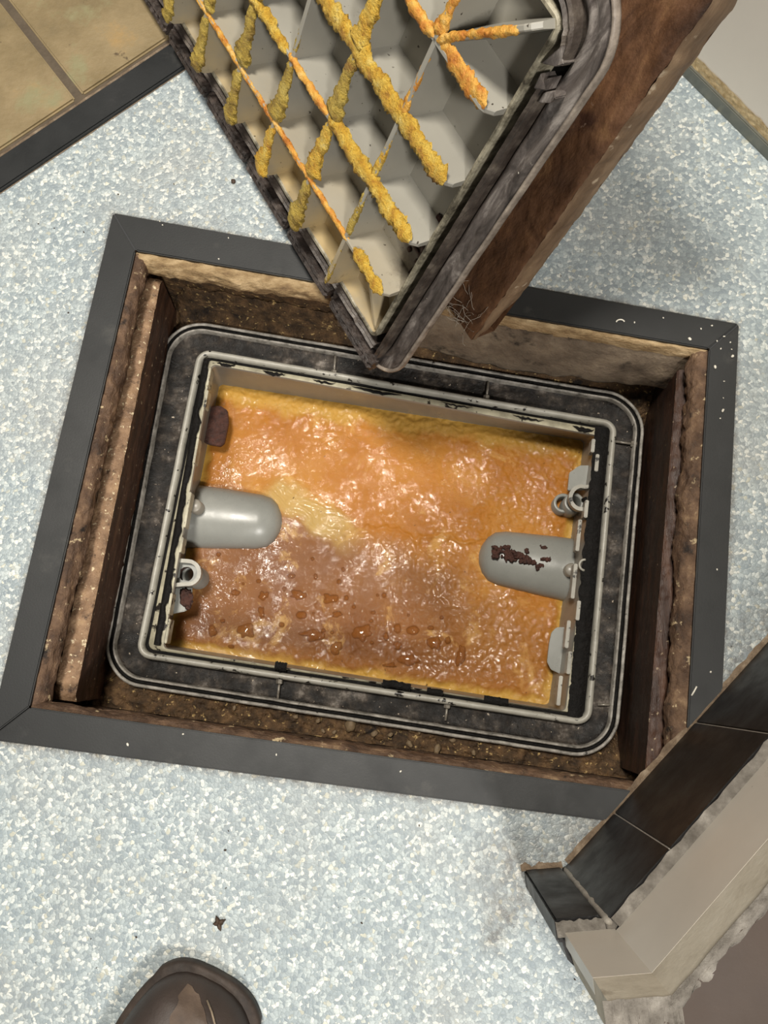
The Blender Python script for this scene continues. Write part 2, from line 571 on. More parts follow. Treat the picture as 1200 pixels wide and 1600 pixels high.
bm = bmesh.new()
OUT = [Vector((-1.3, 1.5, 0)), Vector((1.4, 1.5, 0)), Vector((1.4, -1.3, 0)), Vector((-1.3, -1.3, 0))]
gl = bm.verts.layers.float.new('grime')
for k in range(4):
    a, b, c, d = TO[k], TO[(k + 1) % 4], OUT[(k + 1) % 4], OUT[k]
    nu, nv = 90, 46
    rows = []
    for j in range(nv + 1):
        s = (j / nv) ** 2.2
        row = []
        for i in range(nu + 1):
            u = i / nu
            p = a.lerp(b, u).lerp(d.lerp(c, u), s)
            v = bm.verts.new(p)
            dist = (p - a.lerp(b, u)).length
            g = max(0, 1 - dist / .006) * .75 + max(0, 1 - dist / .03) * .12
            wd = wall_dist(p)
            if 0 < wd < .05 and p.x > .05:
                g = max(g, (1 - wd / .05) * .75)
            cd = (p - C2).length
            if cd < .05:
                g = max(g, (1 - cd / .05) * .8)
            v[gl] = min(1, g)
            row.append(v)
        rows.append(row)
    for j in range(nv):
        for i in range(nu):
            bm.faces.new((rows[j][i], rows[j][i + 1], rows[j + 1][i + 1], rows[j + 1][i]))
bmesh.ops.remove_doubles(bm, verts=bm.verts, dist=1e-5)
struct('floor', bm, M['vinyl'])

# tiled floor at the back left, with its black threshold strip
e0, e1 = at(0, 305), at(318, 92)
tdir = (e1 - e0).normalized()
tn = Vector((-tdir.y, tdir.x, 0))
bm = bmesh.new()
P0 = e0 - tdir * .5
prism(bm, [tuple((P0 + tn * .001)[:2]), tuple((P0 + tdir * 1.15 + tn * .001)[:2]), tuple((P0 + tdir * 1.15 + tn * .026)[:2]), tuple((P0 + tn * .026)[:2])], .0002, .0042, .0012)
t1 = struct('trim_1', bm, M['strip'])
bm = bmesh.new()
for s0 in (.0004, .0255):
    vs = grid(bm, lambda u, v: P0 + tdir * (1.15 * u) + tn * (s0 + .0035 * v + .0006 * nz(u * 300, s0 * 90)) + Vector((0, 0, .0004 + (.0034 if s0 > .01 else .0008) * math.sin(v * math.pi))), 160, 3)
o = part('grout_line', bm, M['grime'], t1, True)
bm = bmesh.new()
prism(bm, [tuple((P0 + tn * .0275)[:2]), tuple((P0 + tdir * 1.15 + tn * .0275)[:2]), tuple((P0 + tdir * 1.15 + tn * .75)[:2]), tuple((P0 + tn * .75)[:2])], .0003, .0028)
tf = struct('floor', bm, M['grout'])
jp = at(121, 150)
jo = (jp - P0).dot(tdir)                                                # grout joint between two tiles
for r in range(2):
    for k in range(-2, 3):
        a0, a1 = jo + k * .33 + .0035, jo + (k + 1) * .33 - .0035
        n0, n1 = .0305 + r * .33, .0305 + r * .33 + .324
        if a1 < .02 or a0 > 1.13:
            continue
        a0, a1 = max(a0, .0), min(a1, 1.15)
        bm = bmesh.new()
        prism(bm, [tuple((P0 + tdir * a + tn * n)[:2]) for a, n in ((a0, n0), (a1, n0), (a1, n1), (a0, n1))], .001, .0052, .0015)
        part('floor_tile', bm, M['tile'], tf)

# ------------------------------------------------------------------ black edging round the opening
fr = thing('hatch_edging', 'black mitred edging frame set in the vinyl floor round the open pit', 'floor edging', TO[3])


def cut_wall(poly):
    out = []
    for i in range(len(poly)):
        p, q = poly[i], poly[(i + 1) % len(poly)]
        a, b = wall_dist(p) - .001, wall_dist(q) - .001
        if a >= 0:
            out.append(p)
        if (a > 0) != (b > 0):
            out.append(p.lerp(q, a / (a - b)))
    return out


for k in range(4):
    poly = [TO[k], TO[(k + 1) % 4], TI[(k + 1) % 4], TI[k]]
    d = (TO[(k + 1) % 4] - TO[k]).normalized() * .0005
    poly = [poly[0] + d, poly[1] - d, poly[2] - d, poly[3] + d]
    poly = cut_wall([Vector((p.x, p.y, 0)) for p in poly])
    bm = bmesh.new()
    prism(bm, [p[:2] for p in poly], -.002, .0028, .0009)
    part('edging_strip', bm, M['strip'], fr)

# ------------------------------------------------------------------ pit walls
PD = -.16


def pit_wall(name, k, m, z1, z0, amp, out=.004, n=90, rows=14, bite=None, lean=0.0):
    a, b = TI[k], TI[(k + 1) % 4]
    d = (b - a).normalized()
    inn = Vector((d.y, -d.x, 0))
    L = (b - a).length
    bm = bmesh.new()

    def f(u, v):
        z = z1 + (z0 - z1) * v
        s = (u * 1.08 - .04) * L
        q = a + d * s - inn * out + inn * (lean * v)
        q += inn * amp * (fbm(s * 60, z * 90, k * 9) + .5 * fbm(s * 220, z * 260, k))
        if bite:
            z += bite(s, v, L)
        q.z = z
        return q
    grid(bm, f, n, rows)
    o = struct(name, bm, m, True)
    return o, a, d, inn, L


wl = {}
wl[0] = pit_wall('wall_back', 0, M['dirt'], .001, PD, .0015, .001, 160, 20)
wl[1] = pit_wall('wall_right', 1, M['ply'], .001, PD, .001, .001)
wl[2] = pit_wall('wall_front', 2, M['ply'], .001, PD, .001, .0005)
wl[3] = pit_wall('wall_left', 3, M['ply'], .001, PD, .001, .001)

# rotten sub-floor edge under each strip: a lip of layered ply standing proud of the wall
for k, (proud, th, m) in enumerate(((.010, .017, M['bare']), (.011, .02, M['ply']), (.005, .012, M['ply']), (.0085, .016, M['ply']))):
    o, a, d, inn, L = wl[k]
    bm = bmesh.new()
    prof = [(0, -.0005), (.45, -.0015), (.8, -.004), (1, -.009), (.95, -th * .8), (.7, -th), (0, -th - .002)]

    def f(u, v):
        x = v * (len(prof) - 1)
        i = min(int(x), len(prof) - 2)
        t = x - i
        pw = prof[i][0] * (1 - t) + prof[i + 1][0] * t
        z = prof[i][1] * (1 - t) + prof[i + 1][1] * t
        s = u * L
        w = proud * (1 + .3 * fbm(s * 40, v * 2, k * 3 + 1) + .15 * fbm(s * 160, v * 7, k))
        if k == 0:                                       # broken away behind the lid, worn pale to its left
            w *= (.35 + .65 * min(1, max(0, (.2 - s) / .05))) if s > .12 else 1
            z *= 1 + .5 * nz(s * 45, 3.1)
        return a + d * s + inn * (pw * w) + Vector((0, 0, z + .0012 * fbm(s * 120, v * 6, k + 4)))
    grid(bm, f, 200, 18)
    part('plywood_edge', bm, m, o, True)

# back wall: the rendered block that bulges over the dirt on the right
o, a, d, inn, L = wl[0]
bm = bmesh.new()


def f(u, v):
    s = L * (.36 + .63 * u)
    low = -.05 - .020 * math.sin(u * math.pi) ** 2 - .012 * u + .004 * fbm(u * 9, 1.3)
    z = -.012 + (low + .012) * min(1, v / .8)
    depth = .003 + .010 * math.sin(min(1, v / .8) * math.pi * .55) * (1 if v < .8 else 1 - (v - .8) / .2)
    return a + d * s + inn * (depth + .0016 * fbm(s * 60, z * 60, 7)) + Vector((0, 0, z))


grid(bm, f, 120, 16)
part('render_block', bm, M['concrete'], o, True)

bm = bmesh.new()
prism(bm, [(p.x, p.y) for p in inset_quad(TI, -.03)], PD - .02, PD)
struct('floor', bm, M['dirt'])

# ------------------------------------------------------------------ grease trap outline (measured plan quads)
ZF = -.084
FQ = [at(262, 495, ZF), at(1010, 621, ZF), at(962, 1190, ZF), at(155, 1063, ZF)]
RQ = [at(311, 546, ZF), at(963, 660, ZF), at(922, 1133, ZF), at(213, 1025, ZF)]
KQ = [at(330, 568, ZF), at(936, 680, ZF), at(884, 1112, ZF), at(254, 1013, ZF)]
ZG = -.130
GQ = [at(343, 600, ZG), at(912, 689, ZG), at(857, 1101, ZG), at(262, 1007, ZG)]

# dirt packed round the tank
bm = bmesh.new()
inner = inset_quad(FQ, .02)
FI = []
for i in range(4):
    e_ = (FQ[(i + 1) % 4] - FQ[i]).normalized()
    FI.append(Vector((e_.y, -e_.x)))
for k in range(4):
    a, b = TI[k], TI[(k + 1) % 4]
    c, d2 = inner[(k + 1) % 4], inner[k]

    def f(u, v):
        p = a.lerp(b, u).lerp(Vector((d2.x, d2.y, 0)).lerp(Vector((c.x, c.y, 0)), u), v)
        z = -.098
        if k == 0:
            z = -.052 - .040 * min(1, v / .62) if u < .42 else -.074 - .018 * min(1, v / .6)
            if .42 <= u < .5:
                t = (u - .42) / .08
                z = (-.052 - .040 * min(1, v / .62)) * (1 - t) + (-.074 - .018 * min(1, v / .6)) * t
            z += .001
        if k == 2:
            z = -.094
        if k == 1:
            z = -.128
        if k == 3:
            z = -.105
        e = min(u, 1 - u)
        if k in (1, 3) and e < .12:
            z = -.098 + (z + .098) * e / .12
        if k in (0, 2) and e < .06:
            z = -.098 + (z + .098) * e / .06
        z += (.0045 * fbm(p.x * 55, p.y * 55, 2) + .0036 * fbm(p.x * 190, p.y * 190, 8)) * (1 if k in (0, 2) else .5)
        fd = min((p.x - FQ[i].x) * FI[i].x + (p.y - FQ[i].y) * FI[i].y for i in range(4))
        if fd > -.012:
            z = min(z, -.0885 + max(0, -.004 - fd) * .6)
        if fd > .002:
            z = min(z, -.0885 - 3 * (fd - .002), -.0885)
        p.z = z
        return p
    grid(bm, f, 260, 44)
bmesh.ops.remove_doubles(bm, verts=bm.verts, dist=1e-5)
dirt = new_obj('packed_dirt', bm, M['dirt'], None, True)
tag(dirt, 'dark brown packed dirt filling the pit round the sunken tank', 'dirt', None, 'stuff')

# pebbles in the dirt along the near side
for px, py, r in ((548, 1133, .0052), (497, 1126, .002), (522, 1144, .0018), (585, 1146, .0026), (610, 1148, .002), (640, 1162, .003), (655, 1143, .002),
                  (683, 1170, .0035), (462, 1120, .002), (505, 1142, .0017), (366, 1106, .002), (740, 1176, .0022), (707, 1157, .0022), (640, 1140, .0018)):
    bm = bmesh.new()
    c = at(px, py, -.0915)
    blob(bm, (0, 0, 0), r * 1.2, r * .8, r * .6, px, .5, 1.5, 2, px)
    p = new_obj('pebble', bm, M['pebble'], None, True)
    p.location = c
    if px == 548:
        tag(p, 'largest dusty oval pebble lying in the dirt below the tank', 'pebble', 'pebbles in the pit')
    else:
        tag(p, 'small dusty pebble in the dirt along the near side of the tank', 'pebble', 'small pebbles in the pit')

# ------------------------------------------------------------------ loose timber battens along the pit sides


def batten(name, label, top, zt, zb, m_top, m_side, taper):
    """top: four plan points (outer start, inner start, inner end, outer end)."""
    base = (top[0] + top[3]) / 2
    base.z = zb
    t = thing(name, label, 'timber batten', base)
    o0, i0, i1, o1 = top
    bm = bmesh.new()

    def ft(u, v):
        p = o0.lerp(o1, u).lerp(i0.lerp(i1, u), v)
        e = min(1, min(u, 1 - u) / .015)
        p.z = zt + .0012 * fbm(p.x * 120, p.y * 120, 4) - .002 * (2 * v - 1) ** 4 - .004 * (1 - e)
        return p
    grid(bm, ft, 150, 10)
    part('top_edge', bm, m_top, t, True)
    bm = bmesh.new()
    inn = (i0 - o0)
    inn.z = 0
    inn.normalize()

    def fs(u, v):
        p = i0.lerp(i1, u) + inn * (taper * v + .0008 * fbm(u * 60, v * 6, 3))
        e = min(1, min(u, 1 - u) / .015)
        p.z = (zt - .002 - .004 * (1 - e)) + (zb - zt) * v
        return p
    grid(bm, fs, 120, 14)
    for s0, s1 in ((o0, i0), (o1, i1)):                  # sawn ends and the hidden outer side
        quad(bm, Vector((s0.x, s0.y, zt - .005)), Vector((s1.x, s1.y, zt - .005)), Vector((s1.x, s1.y, zb)) + inn * taper, Vector((s0.x, s0.y, zb)))
    quad(bm, Vector((o0.x, o0.y, zt - .003)), Vector((o1.x, o1.y, zt - .003)), Vector((o1.x, o1.y, zb)), Vector((o0.x, o0.y, zb)))
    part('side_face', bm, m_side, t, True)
    return t


zb1 = -.024
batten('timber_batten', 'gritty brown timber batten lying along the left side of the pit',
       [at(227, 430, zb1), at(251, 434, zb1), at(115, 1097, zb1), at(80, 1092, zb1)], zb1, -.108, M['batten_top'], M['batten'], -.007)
zb2 = -.026
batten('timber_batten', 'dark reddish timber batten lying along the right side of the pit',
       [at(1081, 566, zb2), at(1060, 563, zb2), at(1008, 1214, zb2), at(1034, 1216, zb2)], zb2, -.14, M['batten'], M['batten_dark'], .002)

# ------------------------------------------------------------------ grease trap
base = (FQ[0] + FQ[2]) / 2
base.z = -.3
trap = thing('grease_trap', 'grey plastic grease trap tank with black grimy flange sunk in the pit', 'grease trap', base)
part('flange_channel', ring(FQ, [(.0055, ZF - .004), (.0075, ZF - .006), (.010, ZF - .007), (.03, ZF - .0075)], .034, 10, .0006, 3, 26), M['flange'], trap, True)
bm = bmesh.new()
lps = [rloop(FQ, .029, .008, ZF - .0075, 10, 26), rloop(RQ, -.001, .012, ZF - .0075, 10, 26)]
bridge(bm, lps)
part('flange_channel', bm, M['flange'], trap, True)
part('flange_ridge', ring(FQ, [(-.0012, ZF - .03), (-.001, ZF - .003), (-.0004, ZF - .0004), (.0008, ZF), (.0019, ZF - .0006), (.0022, ZF - .002)], .034, 12, .0003, 6, 26), M['ridge'], trap, True)
part('flange_groove', ring(FQ, [(.0021, ZF - .0012), (.0028, ZF - .0034), (.0044, ZF - .0034), (.0049, ZF - .0012)], .034, 12, .0003, 6, 26), M['black'], trap, True)
part('flange_ridge', ring(FQ, [(.0048, ZF - .002), (.0051, ZF - .0006), (.0060, ZF - .0002), (.0068, ZF - .001), (.0075, ZF - .0068)], .034, 12, .0003, 6, 26), M['ridge'], trap, True)
part('inner_rim', ring(RQ, [(-.0016, ZF - .009), (-.0008, ZF + .0005), (.0003, ZF + .002), (.002, ZF + .0025), (.0034, ZF + .0018), (.0042, ZF - .001), (.0045, ZF - .004)], .011, 8, .0002, 2, 26), M['rim'], trap, True)
part('gasket_groove', ring(RQ, [(.0043, ZF - .003), (.0055, ZF - .0045), (.0075, ZF - .0042)], .010, 8, .0006, 8, 26), M['black'], trap, True)
bm = bmesh.new()
wallq = [rloop(RQ, .0068, .006, ZF - .0035, 8, 26), rloop(RQ, .0076, .006, ZF - .0012, 8, 26), rloop(KQ, 0, .004, ZF - .001, 8, 26)]
bridge(bm, wallq)
part('inner_ledge', bm, M['rim_stained'], trap, True)
bm = bmesh.new()
bridge(bm, [rloop(KQ, 0, .004, ZF - .001, 8, 26), rloop(KQ, .0006, .004, ZF - .003, 8, 26), rloop(GQ, -.0005, .004, ZG, 8, 26), rloop(GQ, .004, .004, ZG - .09, 8, 26)])
part('tank_wall', bm, M['tank'], trap, False)
bm = bmesh.new()
q = rloop(GQ, .004, .004, ZG - .09, 2, 2)
bm.faces.new([bm.verts.new(p) for p in q])
part('tank_floor', bm, M['tank'], trap)

# black sludge in the wide groove along the right side, and the row of clips standing in it
ra, rb = at(948, 668, ZF), at(905, 1122, ZF)
rd = (rb - ra).normalized()
rin = Vector((rd.y, -rd.x, 0))
RLEN = (rb - ra).length
bm = bmesh.new()
grid(bm, lambda u, v: ra + rd * (RLEN * u) + rin * (-.003 + .0125 * v + .0012 * fbm(u * 30, v * 2, 1) * (1 if v > .5 else .3)) +
     Vector((0, 0, -.001 + .0016 * math.sin(v * math.pi) + .0006 * fbm(u * 90, v * 6, 3))), 140, 6)
part('sludge', bm, M['black'], trap, True)
la, lb = at(324, 562, ZF), at(246, 1008, ZF)
ld = (lb - la).normalized()
lin_ = Vector((-ld.y, ld.x, 0))
bm = bmesh.new()
grid(bm, lambda u, v: la + ld * ((lb - la).length * u) + lin_ * (-.003 + (.0055 + .0025 * fbm(u * 14, 0, 2)) * v) +
     Vector((0, 0, .0006 + .0014 * math.sin(v * math.pi))), 140, 5)
part('sludge', bm, M['black'], trap, True)
for u0, u1, w in ((.02, .07, .003), (.14, .2, .0035), (.27, .33, .002), (.37, .5, .003), (.6, .68, .0015), (.78, .86, .002), (.93, .985, .004)):
    a0, b0 = at(326, 566, ZF), at(938, 676, ZF)
    dd = (b0 - a0)
    nn = Vector((dd.y, -dd.x, 0)).normalized()
    bm = bmesh.new()
    grid(bm, lambda u, v: a0 + dd * (u0 + (u1 - u0) * u) + nn * (-.0015 + w * math.sin(u * math.pi) * v + .0012 * nz(u * 9, u0 * 50)) + Vector((0, 0, .0002 + .0008 * math.sin(v * math.pi))), 16, 4)
    part('sludge', bm, M['black'], trap, True)
for u0, u1, w in ((.28, .31, .004), (.55, .62, .003), (.66, .7, .002), (.8, .86, .003)):
    a0, b0 = at(258, 1010, ZF), at(884, 1108, ZF)
    dd = (b0 - a0)
    nn = Vector((-dd.y, dd.x, 0)).normalized()
    bm = bmesh.new()
    grid(bm, lambda u, v: a0 + dd * (u0 + (u1 - u0) * u) + nn * (-.005 + (w + .003) * v + .0012 * nz(u * 9, u0 * 50)) + Vector((0, 0, .0004 + .0012 * math.sin(v * math.pi))), 16, 4)
    part('sludge', bm, M['black'], trap, True)


def clip_tab(p0, p1, w, inward, h0=-.010, h1=.0015):
    """Small upright plastic tab between two plan points at the rim, w thick towards inward."""
    bm = bmesh.new()
    pts = [p0, p1, p1 + inward * w, p0 + inward * w]
    prism(bm, [p[:2] for p in pts], ZF + h0, ZF + h1, .0005)
    return bm


for y0, y1, off in ((690, 712, 0.0), (714, 742, -.0045), (790, 818, .0005), (822, 872, .0045), (892, 946, .0045), (948, 978, -.001), (980, 1022, .0055), (1026, 1060, .002), (1064, 1108, .0075)):
    u0, u1 = (y0 - 668) / 454, (y1 - 668) / 454
    p0, p1 = ra + rd * RLEN * u0 + rin * (.0085 + off), ra + rd * RLEN * u1 + rin * (.0085 + off)
    part('rim_clip', clip_tab(p0, p1, .003, rin), M['rim'], trap)
for y0, y1, off in ((575, 605, .003), (612, 640, .004), (690, 730, .003), (775, 830, .0045), (845, 868, .0045), (930, 962, .0035), (968, 1004, .0055)):
    u0, u1 = (y0 - 562) / 446, (y1 - 562) / 446
    Ll = (lb - la).length
    p0, p1 = la + ld * Ll * u0 + lin_ * off, la + ld * Ll * u1 + lin_ * off
    part('rim_clip', clip_tab(p0, p1, .002, lin_, -.010, .0018), M['rim_stained'], trap)
# half-round clip on the right rim
bm = bmesh.new()
cc = at(914, 883, ZF)
tube(bm, [cc + (rin * math.sin(t) + rd * -math.cos(t)) * .0045 for t in [math.pi * k / 10 for k in range(11)]], .0011, 6)
part('rim_clip', bm, M['rim'], trap, True)

# tabs that hang in from the walls


def tab(pts, z, th, m, label=None, name='wall_tab'):
    bm = bmesh.new()
    prism(bm, [at(x, y, z)[:2] for x, y in pts], z - th, z, .0006)
    return part(name, bm, m, trap, False, label)


tab([(326, 694), (318, 690), (330, 634), (345, 634), (355, 641), (357, 660), (350, 692), (344, 697)], -.112, .004, M['rust'], 'wall tab caked in dark brown scum')
tab([(858, 1006), (862, 988), (870, 980), (898, 980), (893, 1018), (886, 1058), (861, 1046), (855, 1034)], -.112, .003, M['pipe'])
tab([(890, 738), (906, 727), (926, 727), (921, 765), (887, 766)], -.105, .003, M['pipe'])
tl_ = tab([(263, 960), (272, 918), (300, 917), (299, 945), (289, 955)], -.104, .003, M['pipe'])
bm = bmesh.new()
blob(bm, at(291, 935, -.1035), .0055, .008, .0016, 4, .6, 2.2, 3, .3)
part('scum', bm, M['rust'], tl_, True)


def lug(path, z, hole_c, socket, flip):
    bm = bmesh.new()
    pts = [at(x, y, z) for x, y in path]
    # flat ring: two loops, thickened
    n = len(pts)
    w = .0016
    rows = []
    for k, p in enumerate(pts):
        d = (pts[min(k + 1, n - 1)] - pts[max(k - 1, 0)])
        nn = Vector((-d.y, d.x, 0)).normalized() * w
        rows.append([p + nn + Vector((0, 0, .0016)), p - nn + Vector((0, 0, .0016)), p - nn - Vector((0, 0, .005)), p + nn - Vector((0, 0, .005))])
    bridge(bm, rows, True)
    o = part('lug', bm, M['rim'], trap, False)
    return o


def arc_path(c, r, a0, a1, n=12, sy=1.0):
    return [(c[0] + r * math.cos(math.radians(a0 + (a1 - a0) * k / n)), c[1] + sy * r * math.sin(math.radians(a0 + (a1 - a0) * k / n))) for k in range(n + 1)]


lug([(264, 874), (282, 876)] + arc_path((294, 895), 18, -88, 100, 12) + [(276, 914), (260, 913)], -.093, None, None, 0)
lug([(934, 762), (912, 761)] + arc_path((909, 778), 18, -95, -275, 12)[0:] + [(918, 797), (928, 799)], -.093, None, None, 0)


def socket(c, z, r, h, m_out=None):
    bm = bmesh.new()
    p = at(c[0], c[1], z)
    lo = []
    for rr, dz in ((r, -h), (r, 0), (r * .93, .0006), (r * .72, .0004), (r * .66, -.001), (r * .6, -h * .8)):
        lo.append([p + Vector((rr * math.cos(2 * math.pi * k / 24), rr * math.sin(2 * math.pi * k / 24), dz)) for k in range(24)])
    bridge(bm, lo)
    return part('lug_socket', bm, M['pipe'], trap, True)


# flat web with the round hole inside the left lug, sockets under both lugs
bm = bmesh.new()
hc, hr = at(291, 897, -.098), .0062
rim_o = [at(x, y, -.098) for x, y in [(264, 876), (284, 877)] + arc_path((293, 895), 18, -80, 80, 8) + [(278, 914), (261, 913)]]
ov = [bm.verts.new(p) for p in rim_o]
iv = []
for p in rim_o:
    dd = (p - hc)
    iv.append(bm.verts.new(hc + dd.normalized() * hr))
n_ = len(ov)
for i in range(n_):
    bm.faces.new((ov[i], ov[(i + 1) % n_], iv[(i + 1) % n_], iv[i]))
part('lug_web', bm, M['pipe'], trap)
bm = bmesh.new()
bridge(bm, [[hc + Vector((hr * math.cos(t), hr * math.sin(t), dz)) for t in [2 * math.pi * k / 20 for k in range(20)]] for dz in (.0002, -.03)])
part('lug_hole', bm, M['rust'], trap, True)
socket((300, 899), -.106, .0095, .03)
socket((897, 785), -.104, .0085, .03)
socket((880, 786), -.116, .0085, .03)
# walls round the right lug opening
bm = bmesh.new()
blob(bm, at(917, 782, -.1), .004, .003, .004, 9, .6, 2, 2)
part('scum', bm, M['black'], trap, True)


def stub(p0, p1, zc, r, name='pipe_stub', flat=1.0):
    """Round-ended half-sunk pipe hood from p0 (at the wall) to p1 (tip)."""
    a, b = at(*p0, zc), at(*p1, zc)
    d = (b - a).normalized()
    s = Vector((-d.y, d.x, 0))
    L = (b - a).length
    bm = bmesh.new()
    prof = [(0, 1.04), (L * .3, 1.0), (L - r * 1.15, .92), (L - r * .75, .89), (L - r * .42, .80), (L - r * .2, .6), (L - r * .05, .3), (L, .02)]
    rows = []
    for x, k in prof:
        row = []
        for t in range(25):
            an = math.pi * t / 24
            row.append(a + d * x + s * (r * k * math.cos(an)) + Vector((0, 0, r * flat * k * math.sin(an) - .001)))
        rows.append([Vector((row[0].x, row[0].y, zc - .02))] + row + [Vector((row[-1].x, row[-1].y, zc - .02))])
    bridge(bm, rows, False)
    return part(name, bm, M['pipe'], trap, True)


s1 = stub((296, 806), (441, 818), ZG, .0275, flat=.75)
s2 = stub((905, 893), (748, 866), ZG, .027, flat=.75)
# bleed bosses where the hoods meet the wall
for c, z, r in (((304, 790), -.098, .006), ((893, 890), -.101, .0055)):
    bm = bmesh.new()
    p = at(*c, z)
    bridge(bm, [[p + Vector((rr * math.cos(2 * math.pi * k / 18), rr * math.sin(2 * math.pi * k / 18), dz)) for k in range(18)] for rr, dz in ((r, -.03), (r, 0), (r * .8, .001), (.0001, .0012))])
    part('boss', bm, M['tank'], trap, True)
bm = bmesh.new()
blob(bm, at(293, 783, -.094), .0035, .0035, .002, 5, .4, 2, 2)
part('scum', bm, M['rust'], trap, True)
# rust-brown flakes of dried scum on the right hood
bm = bmesh.new()
ax0, ax1 = at(905, 893, ZG), at(748, 866, ZG)
axd = (ax1 - ax0).normalized()
axs = Vector((-axd.y, axd.x, 0))
fl = random.Random(3)
clusters = [(786, 863, 16, 34), (808, 868, 18, 44), (818, 874, 10, 14), (832, 877, 7, 9), (779, 860, 7, 10), (848, 855, 4, 5), (850, 874, 5, 5), (843, 886, 6, 6), (858, 873, 3, 3)]
for cx, cy, sp, cnt in clusters:
    for _ in range(cnt):
        x, y = cx + fl.uniform(-sp, sp), cy + fl.uniform(-sp, sp) * .55
        p = at(x, y, -.11)
        k = max(-.97, min(.97, (p - at(905, 893, -.11)).dot(axs) / .027))
        p.z = ZG + .027 * .75 * math.sqrt(1 - k * k) - .0006
        p2 = at(x, y, p.z)
        p2.z = p.z
        blob(bm, p2, fl.uniform(.0009, .0032), fl.uniform(.0009, .0028), .0009, fl.random() * 90, .7, 2.2, 1)
part('scum', bm, M['rust'], s2, True)

# screws across the flange channel
for (x0, y0), (x1, y1), big in (((524, 556), (522, 583), 1), ((763, 597), (760, 622), 1), ((962, 690), (990, 694), 1), ((437, 1064), (434, 1092), 1), ((699, 1102), (696, 1126), 1), ((934, 1101), (955, 1101), 0)):
    a, b = at(x0, y0, ZF - .004), at(x1, y1, ZF - .004)
    bm = bmesh.new()
    tube(bm, [a, b], .0011, 8)
    sc = part('screw', bm, M['bolt'], trap, True)
    if big:
        d = (b - a).normalized()
        e = b if y1 < 1000 and x0 < 900 else (b if x0 > 900 else a)
        bm = bmesh.new()
        tube(bm, [e - d * .0025, e - d * .002, e + d * .002, e + d * .0025], lambda k, n: (.0022, .0028, .0028, .0022)[k], 6)
        part('screw_head', bm, M['bolt'], sc)

# ------------------------------------------------------------------ grease and the water lying on it
gc = sum((Vector(p) for p in GQ), Vector()) / 4
bm = bmesh.new()
lay = {k: bm.verts.layers.float.new(k) for k in ('browner', 'pale', 'deep', 'fringe')}
big = inset_quad(GQ, -.0015)
B4 = [Vector((p.x, p.y, ZG)) for p in big]


def sm(x, a, b):
    t = max(0, min(1, (x - a) / (b - a)))
    return t * t * (3 - 2 * t)


NU, NV = 330, 230
rows = []
for j in range(NV + 1):
    v = j / NV
    row = []
    for i in range(NU + 1):
        u = i / NU
        p = B4[0].lerp(B4[1], u).lerp(B4[3].lerp(B4[2], u), v)
        X, Y = p.x, p.y
        wob = .06 * fbm(X * 28, Y * 28, 3)
        browner = sm(v + wob + .22 * (1 - u) - .1 * sm(u, .5, 1), .50, .72) * (1 - .55 * sm(u, .55, .95))  # grease turns browner towards the near side, most at the left
        edge = min(u * .335, (1 - u) * .335, v * .23, (1 - v) * .23) + .004 * fbm(X * 60, Y * 60, 5)
        fr_ = 1 - sm(edge, .002, .009)
        if v < .12:
            fr_ = max(fr_, (1 - sm(v + .03 * fbm(X * 40, Y * 40, 6), .05, .10)) * .9)
        deep = (1 - sm(edge, .006, .020)) * .5 * (1 - fr_)
        if u < .12 and v < .45:
            deep = max(deep, (1 - sm(u + .03 * fbm(X * 50, Y * 50), .05, .1)) * .9)
        # yellow folded tongue that runs from the left hood towards the middle
        tx, ty = u - .17, v - .36
        al = tx * .86 + ty * .5
        ac = -tx * .5 + ty * .86 + .03 * fbm(X * 40, Y * 40, 9)
        pale = sm(al, 0, .05) * (1 - sm(al, .22, .36)) * (1 - sm(abs(ac), .03, .08))
        lump = .03 + .20 * sm(u, .35, .9) * sm(v, .3, .7) + .5 * sm(v, .25, .05)
        z = .0005 * fbm(X * 22, Y * 30, 1) + lump * (.0011 * fbm(X * 120, Y * 120, 2) + .0006 * (1 - 2 * abs(nz(X * 170, Y * 170, 4))))
        gl_ = max(sm(u + .5 * v + .12 * fbm(X * 22, Y * 22, 7), .66, .95), (1 - sm(v, .06, .14)) * .9)
        z += .0011 * gl_ * fbm(X * 230, Y * 230, 13, 3)
        z -= .0018 * (1 - sm(edge, .001, .010))
        z += .0012 * pale * (1 - 2 * abs(nz(ac * 40, al * 9, 2)))
        # broken skin: a step across the middle
        st = v - .54 + .12 * u + .05 * fbm(X * 34, Y * 34, 11)
        z += .0011 * (1 - sm(abs(st), .0, .012)) * sm(u, .3, .5)
        vv = bm.verts.new((X, Y, ZG + z))
        vv[lay['browner']] = browner
        vv[lay['pale']] = pale * .75
        vv[lay['deep']] = deep
        vv[lay['fringe']] = fr_
        row.append(vv)
    rows.append(row)
for j in range(NV):
    for i in range(NU):
        bm.faces.new((rows[j][i], rows[j][i + 1], rows[j + 1][i + 1], rows[j + 1][i]))
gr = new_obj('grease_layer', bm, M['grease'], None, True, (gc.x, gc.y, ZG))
tag(gr, 'glossy orange crust of congealed grease filling the sunken tank', 'grease')

